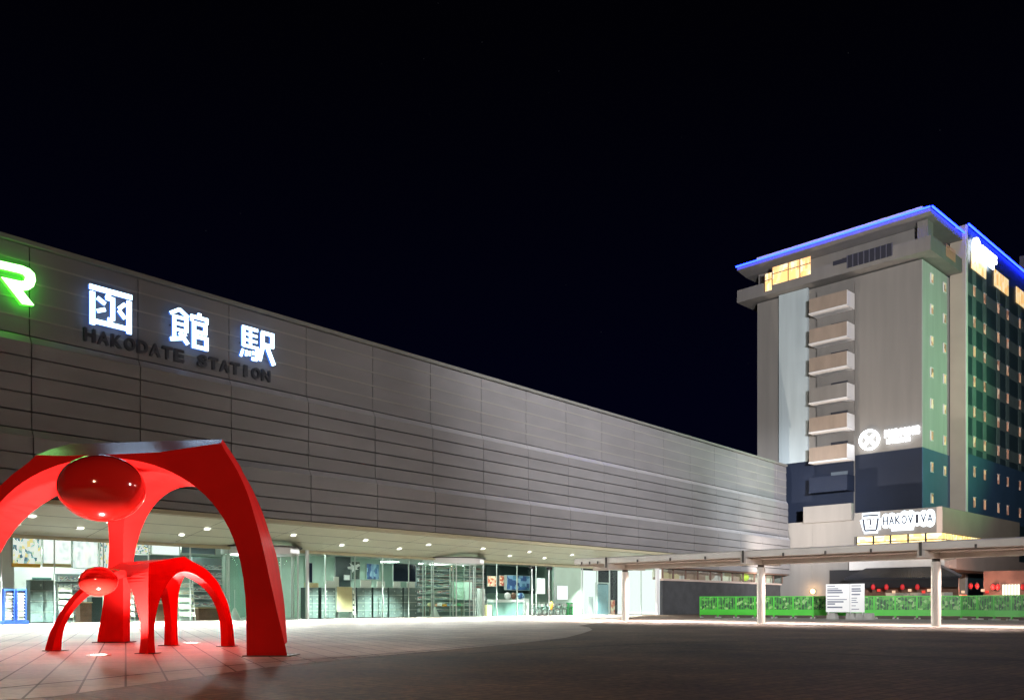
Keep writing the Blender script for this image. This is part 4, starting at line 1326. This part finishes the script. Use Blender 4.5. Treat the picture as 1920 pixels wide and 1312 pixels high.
g = MB(H); g.box(xp0 + 1.0, XP - 1, YP + 3.2, YP + 3.4, 0, zf0); g.build("shop_front_wall", "black", pd)
# blocks left of the sign
g = MB(H); g.box(xpl - 12, xp0 - .02, YP + .05, HF - .01, 0, H.Y(1540, 976, YP)[1]); g.build("grey_block", "hotel", pd)
x1_ = HX(1523, YP)
g = MB(H); g.box(x1_ - .03, x1_ + .03, YP + .02, YP + .048, 3.5, H.Y(1540, 978, YP)[1]); g.build("block_joint", "hotel", pd)
g = MB(H); g.box(HX(1510, YP), xp0 - .05, YP - .5, YP + .04, H.Y(1555, 978, YP)[1], H.Y(1555, 947, YP)[1]); g.build("grey_balcony", "hotel", pd)
g = MB(H); g.box(HX(1555, YP - .1), xp0 + 1.0, YP - .05, YP + .04, .1, H.Y(1575, 1068, YP)[1]); g.build("black_bay", "black", pd)
# wing with teal plaid cladding
wg = thing("hotel_wing", "dark teal hotel wing with a grid of small lit windows and a blue-lit roof edge", "building", H, (xWg, yS, 0))
zwt = H.Y(1811, 421, yS)[1]
g = MB(H); g.box(XC + .13, xWg - .02, yS, yS + .5, 0, zwt - .0); g.build("beige_wall", "hotel_tan", wg)
yEnd2 = yS + 46
g = MB(H); g.box(XC - 8, xWg, yS + .51, yEnd2, 0, zwt - .02); g.build("wing_wall", "teal", wg)
g = MB(H); g.box(xWg - .019, xWg + .05, yS - .03, yS + .5, 2, zwt); g.build("edge_trim", "hotel_w", wg)
g = MB(H); g.box(xWg + .2, xWg + .34, yS + .05, yEnd2, zwt - .08, zwt + .07); g.build("light_strip", "led", wg)
zwn = hzx(1815, 850, xWg)
g = MB(H); g.box(xWg + .002, xWg + .04, yS + .52, yEnd2, 11, zwn); g.build("navy_base", bpy.data.materials["navy side cladding"], wg)
cols = [(H.X(a, 700, xWg)[0]) for a in (1826.5, 1846, 1871.5, 1888.6)]
pitch = cols[2] - cols[0]
cc = []
for k in range(6):
    cc += [cols[0] + k * pitch, cols[1] + k * pitch]
rows_px = (547, 605, 660, 716, 773, 829)
zrow = [hzx(1826.5, v, xWg) for v in rows_px]
g = MB(H)
for z in zrow:
    g.box(xWg + .002, xWg + .032, yS + .52, yEnd2, z - .78, z + .62)
g.build("level_band", "teal_l", wg)
g = MB(H)
for y in cc:
    g.box(xWg + .002, xWg + .022, y - .62, y + .62, zwn + .02, zrow[0] + 4.6)
g.build("column_band", mat("teal column band", (.13, .20, .19), .5, 0, .12, .8), wg)
nav = [hzx(1826.5, v, xWg) for v in (885, 942)]
for z in zrow + nav:
    for y in cc:
        xx = xWg + .045
        g = MB(H); g.box(xx - .03, xx + .012, y - .36, y + .30, z - .55, z + .55); w = g.build("window", "warm_small", wg)
        g = MB(H); g.box(xx - .03, xx + .1, y - .42, y + .34, z + .56, z + .64); g.build("window_hood", "hotel_w", w)
for a, c in ((1820, 1848), (1863, 1890), (1904, 1928)):
    y0, y1 = H.X(a, 500, xWg)[0], H.X(c, 500, xWg)[0]
    z = hzx(1834, 497, xWg)
    n = 3
    for k in range(n):
        ya, yb_ = y0 + (y1 - y0) * k / n + .08, y0 + (y1 - y0) * (k + 1) / n - .08
        g = MB(H); g.box(xWg + .034, xWg + .09, ya, yb_, z - 1.0, z + 1.0); g.build("top_window", "warm_win", wg)
g = MB(H); g.box(XC + 2, xWg - 3, yS + 30, yS + 44, zwt, zwt + 5.5); g.build("roof_house", "hotel", wg)
# hotel logo signs (bright backlit rounded lettering)
y = HF - .3
x0, x1 = HX(1611, y), HX(1724, y)
za, zb = H.Y(1665, 839, y)[1], H.Y(1665, 800, y)[1]
ls = thing("hotel_logo_sign", "white glowing round logo and blurred lettering on the hotel front above the navy floors", "sign", H, ((x0 + x1) / 2, y, za))
rr = (zb - za) * .50
cxm, czm = x0 + rr, (za + zb) / 2
g = MB(H)
nn = 40
for i in range(nn):
    a0, a1 = 2 * math.pi * i / nn, 2 * math.pi * (i + 1) / nn
    g.prism([(cxm + rr * math.cos(a0), czm + rr * math.sin(a0)), (cxm + rr * math.cos(a1), czm + rr * math.sin(a1)),
             (cxm + rr * .80 * math.cos(a1), czm + rr * .80 * math.sin(a1)), (cxm + rr * .80 * math.cos(a0), czm + rr * .80 * math.sin(a0))], 'y', y - .12, y + .12)
g.build("logo_ring", "hotel_sign", ls)
g = MB(H)
for k in range(4):
    a = math.pi / 4 + math.pi / 2 * k
    g.bar((cxm + rr * .1 * math.cos(a), czm + rr * .1 * math.sin(a)), (cxm + rr * .62 * math.cos(a), czm + rr * .62 * math.sin(a)), rr * .3, 'y', y - .11 - .003 * k, y + .1)
g.build("logo_arms", "hotel_sign", ls)
# a back panel gives the blurred halo on the wall
text_part("lettering", "FOUR POINTS", H, x0 + 2.5 * rr, x1, czm - rr * .05, czm + rr * .72, y, .2, 'hotel_sign', ls, .03)
text_part("lettering", "BY SHERATON", H, x0 + 2.7 * rr, x1 - rr * .9, czm - rr * .62, czm - rr * .18, y, .2, 'hotel_sign', ls, .03)
# the same logo on the wing's side: built in a frame turned along it
Wf = Frame((H.uy.x, H.uy.y), (-H.ux.x, -H.ux.y))       # x runs along H.y, y runs along -H.x
yy0, yy1 = H.X(1818, 460, xWg)[0], H.X(1862, 460, xWg)[0]
zlo, zhi = hzx(1818, 484, xWg), hzx(1818, 442, xWg)
yw2 = -(xWg + .35)
lw = thing("hotel_logo_sign", "white glowing blurred logo sign high on the teal wing beside the roof edge", "sign", Wf, ((yy0 + yy1) / 2, yw2, zlo))
rr = (zhi - zlo) * .5; cxm, czm = yy0 + rr, (zlo + zhi) / 2
g = MB(Wf)
for i in range(nn):
    a0, a1 = 2 * math.pi * i / nn, 2 * math.pi * (i + 1) / nn
    g.prism([(cxm + rr * math.cos(a0), czm + rr * math.sin(a0)), (cxm + rr * math.cos(a1), czm + rr * math.sin(a1)),
             (cxm + rr * .80 * math.cos(a1), czm + rr * .80 * math.sin(a1)), (cxm + rr * .80 * math.cos(a0), czm + rr * .80 * math.sin(a0))], 'y', yw2 - .12, yw2 + .12)
g.build("logo_ring", "hotel_sign", lw)
g = MB(Wf)
for k in range(4):
    a = math.pi / 4 + math.pi / 2 * k
    g.bar((cxm + rr * .1 * math.cos(a), czm + rr * .1 * math.sin(a)), (cxm + rr * .62 * math.cos(a), czm + rr * .62 * math.sin(a)), rr * .3, 'y', yw2 - .11 - .003 * k, yw2 + .1)
g.build("logo_arms", "hotel_sign", lw)
text_part("lettering", "FOUR POINTS", Wf, yy0 + 2.3 * rr, yy1, czm - rr * .02, czm + rr * .75, yw2, .2, 'hotel_sign', lw, .03)
text_part("lettering", "BY SHERATON", Wf, yy0 + 2.4 * rr, yy1 - rr * .8, czm - rr * .66, czm - rr * .2, yw2, .2, 'hotel_sign', lw, .03)
# shopping centre sign: dark letters before a bright back panel
y = YP - .16
x0, x1 = HX(1618, y), HX(1750, y)
z0, z1 = H.Y(1684, 992, y)[1], H.Y(1684, 962, y)[1]
vs = thing("shop_centre_sign", "dark lettering HAKOVIVA with a white glowing halo on the podium band", "sign", H, ((x0 + x1) / 2, y, z0))
hgt = z1 - z0
xi = x0 + hgt * 1.05
g = MB(H)
mw = hgt * .12
for i, (p, q) in enumerate((((0, 1), (1, 1)), ((.02, .78), (.12, .06)), ((.98, .78), (.88, .06)), ((.12, .04), (.88, .04)), ((.5, .72), (.5, .38)))):
    g.bar((x0 + p[0] * hgt, z0 + p[1] * hgt), (x0 + q[0] * hgt, z0 + q[1] * hgt), mw, 'y', y - .06 - .002 * i, y + .03)
g.build("logo_mark", "dark_letter", vs)
n = 8
cw = (x1 - xi - hgt * .2) / n
for i, chx in enumerate("HAKOVIVA"):
    a = xi + hgt * .2 + i * cw
    k = .28 if chx == 'I' else .06
    text_part("letter", chx, H, a + cw * k, a + cw * (1 - k), z0 + hgt * .32, z0 + hgt * .86, y, .08, 'dark_letter', vs, .02)
# halo: each character has its own bright backing
g = MB(H)
for i, (p, q) in enumerate((((0, 1), (1, 1)), ((.02, .78), (.12, .06)), ((.98, .78), (.88, .06)), ((.12, .04), (.88, .04)), ((.5, .72), (.5, .38)), ((.2, .5), (.8, .5)))):
    g.bar((x0 + p[0] * hgt - .1, z0 + p[1] * hgt), (x0 + q[0] * hgt + .1, z0 + q[1] * hgt), hgt * .36, 'y', y + .05 + .003 * i, y + .09)
for i in range(n):
    a = xi + hgt * .2 + i * cw
    k = random.uniform(-.08, .08)
    zc = z0 + hgt * .58
    ov = [(a + cw / 2 + cw * (.68 + k) * math.cos(math.pi * j / 10), zc + hgt * (.50 + k) * math.copysign(abs(math.sin(math.pi * j / 10)) ** .6, math.sin(math.pi * j / 10))) for j in range(20)]
    g.prism(ov, 'y', y + .045 + .003 * (i % 3), y + .09)
g.build("backlight", "halo", vs)
xm = HX(1692, y)
g = MB(H); g.box(xm - 1.15, xm + 1.15, y - .03, y + .04, z0 - .12, z0 + .36); g.build("name_plate", "halo", vs)

# low tiled shop roof, lanterns and shopfront at the hotel's foot
yr = YP - 2.4
x0, x1 = HX(1583, yr), HX(1801, yr)
z0, z1 = H.Y(1690, 1083, yr)[1], H.Y(1690, 1064, YP - .45)[1]
sh = thing("tavern_front", "dark tavern front with a black tiled roof under the podium", "shop front", H, ((x0 + x1) / 2, yr, 0))
g = MB(H)
v = [(x0, yr, z0), (x1, yr, z0), (x1 - 2.6, YP - .45, z1), (x0 + 1.6, YP - .45, z1)]
v += [(a, b_, c - .14) for a, b_, c in v]
g.add(v, [(0, 1, 2, 3), (7, 6, 5, 4), (0, 4, 5, 1), (1, 5, 6, 2), (3, 7, 4, 0)]); rf = g.build("tiled_roof", "tile", sh)
g = MB(H)
n = 60
for k in range(n):
    t = k / (n - 1)
    g.cyl((x0 + (x1 - x0) * t, yr - .02, z0 + .03), (x0 + 1.6 + (x1 - 2.6 - x0 - 1.6) * t, YP - .46, z1 + .03), .06, 6)
g.build("tile_rib", "tile", rf)
g = MB(H); g.cyl((x1, yr, z0 + .1), (x1 - 2.6, YP - .45, z1 + .1), .14, 8); g.build("hip_ridge", mat("ridge tile", (.16, .15, .16), .4), rf)
g = MB(H); g.box(x0 + .5, x1 - .3, yr + .3, yr + .5, z0 - 1.0, z0 - .15); g.build("eave_board", "black", sh)
g = MB(H); g.box(x0 + .6, x1 - .6, yr + 1.2, yr + 1.4, .004, z0 - .1); g.build("front_wall", "brown", sh)
for k in range(7):
    a = x0 + 4 + k * (x1 - x0 - 6) / 7
    g = MB(H); g.box(a, a + 1.7, yr + 1.12, yr + 1.19, .3, 2.2); g.build("shop_window", pattern("tavern window", [(.25, .25, .22), (.4, .36, .28), (.2, .18, .16), (.5, .42, .3)], (3, 1, 4), .35) if k == 0 else bpy.data.materials["tavern window"], sh)
xe = HX(1990, YP + 3.2)
g = MB(H); g.box(x1 + .2, xe, yr + 6.0, yr + 6.2, .004, 4.4); g.build("side_front_wall", mat("warm shop wall", (.24, .13, .10), .6, 0, .3, .8), sh)
x2, x3 = HX(1878, yr + 5.8), HX(1912, yr + 5.8)
g = MB(H)
for k in range(6):
    a = x2 + (x3 - x2) * k / 6
    g.box(a + .05, a + (x3 - x2) / 6 - .05, yr + 5.85, yr + 5.95, 1.9, 3.0)
g.build("lit_shop_window", glow("bright shop window", (1, .9, .72), 1.8), sh)
x2, x3 = HX(1770, yr + 5.8), HX(1812, yr + 5.8)
g = MB(H); g.box(x2, x3, yr + 5.85, yr + 5.95, .9, 2.0); g.build("red_lit_window", pattern("red lit window", [(1, .12, .08), (1, .45, .3), (.9, .2, .1), (1, .7, .55)], (6, 1, 3), .8), sh)
lant = [(1637, 1100, yr), (1662, 1100, yr), (1692, 1100, yr), (1720, 1100, yr), (1777, 1099, yr + 5), (1820, 1098, yr + 5), (1832, 1098, yr + 5), (1862, 1100, yr + 5), (1871, 1100, yr + 5), (1918, 1100, yr + 5)]
l0 = None
for i, (px, py, y) in enumerate(lant):
    x, z = H.Y(px, py, y)
    lb = "red paper lantern, %s from the left along the tavern front" % ORD[i]
    if l0 is None:
        l0 = thing("paper_lantern", lb, "lantern", H, (x, y, z), "red paper lanterns")
        g = MB(H); g.ball((x, y, z), .21, .21, .32, 18, 12); g.build("lantern_shade", "lantern", l0)
        g = MB(H); g.cyl((x, y, z + .29), (x, y, z + .38), .11, 12); g.build("cap", "black", l0)
        g = MB(H); g.cyl((x, y, z - .38), (x, y, z - .29), .11, 12); g.build("cap", "black", l0)
    else:
        dup(l0, H, (x, y, z), lb)
for i, px in enumerate((1648, 1676, 1706, 1732, 1742, 1786, 1796, 1806, 1843, 1851)):
    yy = yr + (.9 if px < 1760 else 5.6)
    x, z = H.Y(px, 1109 if i % 2 else 1106, yy)
    g = MB(H); g.box(x - .16, x + .16, yy - .1, yy, z - .14, z + .14)
    tag(g.build("shop_lamp", "shop_lamp_red" if i % 3 == 0 else "shop_lamp_warm", origin=(x, yy, z)), "tiny %s lamp box, %s from the left low on the tavern front" % ("red" if i % 3 == 0 else "warm", ORD[i]), "lamp", "small lamps along the tavern front")
light("tavern_glow", 'POINT', H.W(HX(1850, yr + 3), yr + 3.5, 2.6), 500, (1.0, .5, .35), .3)
# warm wall lamp on the grey block
x, z = H.Y(1525, 1108, YP - .1)
wlmp = thing("wall_lamp", "round warm orange wall lamp glowing on the grey block behind the fence", "lamp", H, (x, YP - .1, z))
g = MB(H); g.ball((x, YP - .25, z), .28, .2, .28, 18, 12); g.build("globe", "wall_lamp", wlmp)
g = MB(H); g.cyl((x, YP - .07, z), (x, YP + .045, z), .16, 14); g.build("back_plate", "black", wlmp)
light("wall_lamp_glow", 'POINT', H.W(x, YP - .8, z), 160, (1, .6, .28), .25)

# floodlights behind the fence that wash the hotel front from below
for i, (px, yy, pw, cl) in enumerate(((1452, 84, 19000, (1.0, .86, .74)), (1690, 84, 9000, (1.0, .87, .78)))):
    x = HX(px, yy)
    t = thing("floodlight", "low floodlight behind the green fence %s" % ("left of the white board" if i == 0 else "right of the white board"), "floodlight", H, (x, yy, .004), "floodlights for the hotel front")
    g = MB(H); g.box(x - .2, x + .2, yy - .12, yy + .12, .25, .55); g.build("housing", "black", t)
    g = MB(H); g.box(x - .04, x + .04, yy - .04, yy + .04, .004, .248); g.build("stand", "steel", t)
    p = H.W(x, yy + .2, .62)
    light("floodlight_beam", 'SPOT', p, pw, cl, .2, aim=H.W(x - 3, HF, 30), spot=96, blend=1.0)

# ------------------------------------------------------------------ red sculptures
def tab(t, T):
    for (a, u), (b_, w) in zip(T, T[1:]):
        if t <= b_:
            return u + (w - u) * (t - a) / (b_ - a)
    return T[-1][1]


def smooth_tab(t, T):
    h = .04
    return (tab(max(0, t - h), T) + 2 * tab(t, T) + tab(min(1, t + h), T)) / 4


def arch_tunnel(sec):
    """sec: list of (centre xy, half-width, apex, across-direction xy, p, q)"""
    n = 44
    v, f = [], []
    for c, hw, za, d, p, qe, *lean in sec:
        c, d = Vector(c), Vector(d).normalized()
        ring = [(-1, -.6)] + [None] * (n + 1) + [(1, -.6)]
        for i in range(n + 1):
            th = math.pi * (1 - i / n)
            cx_, sx_ = math.cos(th), math.sin(th)
            u = math.copysign(abs(cx_) ** (2 / p), cx_); w = sx_ ** (2 / qe)
            ring[i + 1] = (u, w * za)
        for u, z in ring:
            q = c + d * (hw * u + (lean[0] * max(z, 0) ** 2 if lean else 0))
            v.append((q.x, q.y, z))
    m = n + 3
    for s in range(len(sec) - 1):
        for i in range(m):
            j = (i + 1) % m
            f.append((s * m + i, s * m + j, (s + 1) * m + j, (s + 1) * m + i))
    f.append(tuple(range(m - 1, -1, -1))); f.append(tuple(range((len(sec) - 1) * m, len(sec) * m)))
    return v, f


def solid(name, v, f):
    me = bpy.data.meshes.new(name); me.from_pydata(v, [], f)
    bm = bmesh.new(); bm.from_mesh(me); bmesh.ops.recalc_face_normals(bm, faces=bm.faces); bm.to_mesh(me); bm.free()
    o = bpy.data.objects.new(name, me); col.objects.link(o)
    return o


def carve(hull, cutters):
    for i, c in enumerate(cutters):
        md = hull.modifiers.new("cut", 'BOOLEAN'); md.operation = 'DIFFERENCE'; md.solver = 'EXACT'; md.object = c
    dg = bpy.context.evaluated_depsgraph_get(); dg.update()
    me = bpy.data.meshes.new_from_object(hull.evaluated_get(dg))
    for o in cutters + [hull]:
        bpy.data.objects.remove(o)
    return me


def hull_rings(ring, cap, N=30):
    """ring: (base xy, top xyz, table of how far the point has moved from base to top at each height)"""
    v, f, m = [], [], len(ring)
    for k in range(N + 1):
        t = k / N
        for bs, tp, T in ring:
            g = smooth_tab(t, T) / smooth_tab(1, T)
            v.append((bs[0] + (tp[0] - bs[0]) * g, bs[1] + (tp[1] - bs[1]) * g, tp[2] * t))
    for k in range(N):
        for i in range(m):
            j = (i + 1) % m
            f.append((m * k + i, m * k + j, m * k + m + j, m * k + m + i))
    f.append(tuple(range(m - 1, -1, -1)))
    f += [tuple(N * m + i for i in c) for c in cap]
    return v, f


def sculpt_part(me, root, material):
    bm = bmesh.new(); bm.from_mesh(me)
    bmesh.ops.translate(bm, verts=bm.verts, vec=-Vector(root["_o"]))
    bmesh.ops.remove_doubles(bm, verts=bm.verts, dist=1e-4)
    bmesh.ops.triangulate(bm, faces=[fc for fc in bm.faces if len(fc.verts) > 4])
    bm.to_mesh(me); bm.free()
    for p in me.polygons:
        p.use_smooth = True
    me.set_sharp_from_angle(angle=R(24))
    me.materials.clear(); me.materials.append(M[material]); me.materials.append(M["red_top"])
    for p in me.polygons:                              # one paint: upward faces made glossier and darker so reflections show there
        p.material_index = 1 if p.normal.z > .85 else 0
    o = bpy.data.objects.new("arched_body", me); col.objects.link(o); o.parent = root
    return o


big = thing("red_sculpture", "large glossy red four-legged arch sculpture with an egg-shaped head", "sculpture", G, (-7.5, 19.5, .004))
TL = [(0, 0), (.2, .07), (.4, .17), (.6, .32), (.8, .55), (.9, .73), (1, 1)]
TR = [(0, 0), (.133, .10), (.356, .26), (.56, .40), (.76, .58), (.885, .755), (1, 1)]
TB = [(0, 0), (.246, .07), (.484, .21), (.73, .50), (.88, .74), (1, 1)]
LIN = [(0, 0), (1, 1)]
ring = [((-11.1, 16.84), (-9.1, 16.84, 3.85), TL), ((-10.3, 16.84), (-8.57, 16.84, 3.836), TL), ((-7.9, 16.84), (-7.757, 16.84, 3.86), LIN),
        ((-5.6, 16.84), (-6.74, 16.84, 3.905), TR), ((-4.29, 16.84), (-5.57, 16.84, 4.08), TR), ((-5.0, 19.0), (-6.25, 19.0, 4.555), TB),
        ((-5.95, 23.3), (-7.2, 23.3, 4.66), TB), ((-10.82, 23.3), (-9.70, 23.3, 4.60), [(0, 0), (.3, .22), (.67, .58), (1, 1)]), ((-10.98, 19.0), (-9.55, 19.0, 4.455), TB), ((-11.05, 18.0), (-9.45, 18.0, 4.16), TL)]
cap = [(0, 1, 9), (1, 2, 9), (2, 8, 9), (2, 3, 8), (3, 5, 8), (3, 4, 5), (5, 6, 7, 8)]
hv, hf = hull_rings(ring, cap)
hull = solid("hull", hv, hf)
t1 = solid("cut_a", *arch_tunnel([((-7.757 + .055, 16.3), 2.78, 3.77, (1, 0), 2.0, 3.3), ((-8.62, 24.0), 1.46, 4.15, (1, 0), 2.0, 3.3)]))
t2 = solid("cut_b", *arch_tunnel([((-12.5, 20.1), 2.9, 3.93, (0, 1), 2.0, 3.1), ((-8, 20.3), 2.6, 3.93, (0, 1), 2.0, 3.1), ((-7.1, 20.4), 2.3, 3.8, (0, 1), 2.0, 3.1)]))
sculpt_part(carve(hull, [t1, t2]), big, "red_gloss")
for a in ((-5.14, -4.21, 16.76, 17.5), (-10.92, -9.98, 22.86, 23.38)):
    g = MB(); g.box(*a, .004, .022); g.build("base_plate", "black", big)
g = MB(); g.ball((-7.55, 16.2, 3.13), .765, .72, .61, 48, 32); g.build("head", "red_head", big)

small = thing("red_sculpture", "small red four-legged arch sculpture with a ball head, standing under the large one", "sculpture", G, (-8, 19.5, .004))
C = [Vector((-9.98, 18.78)), Vector((-7.30, 17.62)), Vector((-6.60, 20.95)), Vector((-8.28, 21.35))]
cen = sum(C, Vector((0, 0))) / 4
D = [(C[2] - C[0]).normalized(), (C[3] - C[1]).normalized(), (C[0] - C[2]).normalized(), (C[1] - C[3]).normalized()]
T = [[(0, 0), (.2, .10), (.4, .26), (.6, .50), (.8, .86), (.9, 1.12), (1, 1.5)],
     [(0, 0), (.1, .06), (.3, .12), (.7, .10), (.9, .12), (1, .25)],
     [(0, 0), (.25, .04), (.5, .16), (.73, .38), (.88, .66), (1, 1.15)],
     [(0, 0), (.4, .06), (.8, .2), (1, .45)]]
tops = [1.92, 1.84, 2.10, 2.08]
ring = []
for i in range(4):
    e_in = tab(1, T[i])
    q = C[i] + D[i] * e_in
    ring.append((C[i], (q.x, q.y, tops[i]), T[i]))
fm_b, fm_t = C[0].lerp(C[1], .45), Vector(ring[0][1]).lerp(Vector(ring[1][1]), .45)
ring.insert(1, (fm_b, (fm_t.x, fm_t.y, 1.84), [(0, 0), (.4, .15), (.8, .5), (1, 1)]))
hv, hf = hull_rings(ring, [(0, 1, 4), (1, 2, 3, 4)])
hull = solid("hull", hv, hf)
fm, bk = (C[0] + C[1]) / 2, (C[2] + C[3]) / 2
lf, rt = (C[0] + C[3]) / 2, (C[1] + C[2]) / 2
ax = (bk - fm)
df, db = (C[1] - C[0]).normalized(), (C[2] - C[3]).normalized()
dl, drr = (C[3] - C[0]).normalized(), (C[2] - C[1]).normalized()
bx_ = (rt - lf)
t1 = solid("cut_a", *arch_tunnel([(fm - ax * .12 + df * .0, (C[1] - C[0]).length / 2 - .16, 1.71, df, 1.9, 2.5), (bk + ax * .12, (C[2] - C[3]).length / 2 - .28, 1.78, db, 2.0, 2.8)]))
t2 = solid("cut_b", *arch_tunnel([(lf - bx_ * .25, (C[3] - C[0]).length / 2 - .22, 1.73, dl, 1.8, 2.4, .12), (rt + bx_ * .25, (C[2] - C[1]).length / 2 - .24, 1.72, drr, 2.0, 2.8)]))
sculpt_part(carve(hull, [t1, t2]), small, "red_gloss")
for c in C:
    g = MB(); q = c.lerp(cen, .10); g.box(q.x - .2, q.x + .2, q.y - .17, q.y + .17, .004, .018); g.build("base_plate", "black", small)
g = MB(); g.ball((-8.36, 17.78, 1.46), .375, .36, .30, 36, 24); g.build("head", "red_head", small)

# in-ground uplights
for i, (px, py, pw) in enumerate(((185, 1228.3, 1500), (360, 1205.5, 2300))):
    x, y = gnd(px, py)
    t = thing("ground_light", "round in-ground uplight %s" % ("in the paving in front of the small red sculpture" if i == 0 else "in the paving behind the small red sculpture"), "ground light", G, (x, y, .004), "in-ground uplights")
    g = MB(); g.ring((x, y), .15, .22, .004, .022, 28); g.build("trim_ring", "steel", t)
    g = MB(); g.cyl((x, y, .005), (x, y, .018), .148, 24); g.build("lens", "ground_lamp", t)
    light("ground_beam", 'SPOT', (x, y, .06), pw, (1.0, .93, .86), .08, aim=(x, y, 3), spot=150, blend=.4)
for o in list(bpy.data.objects):
    if "_o" in o:
        del o["_o"]
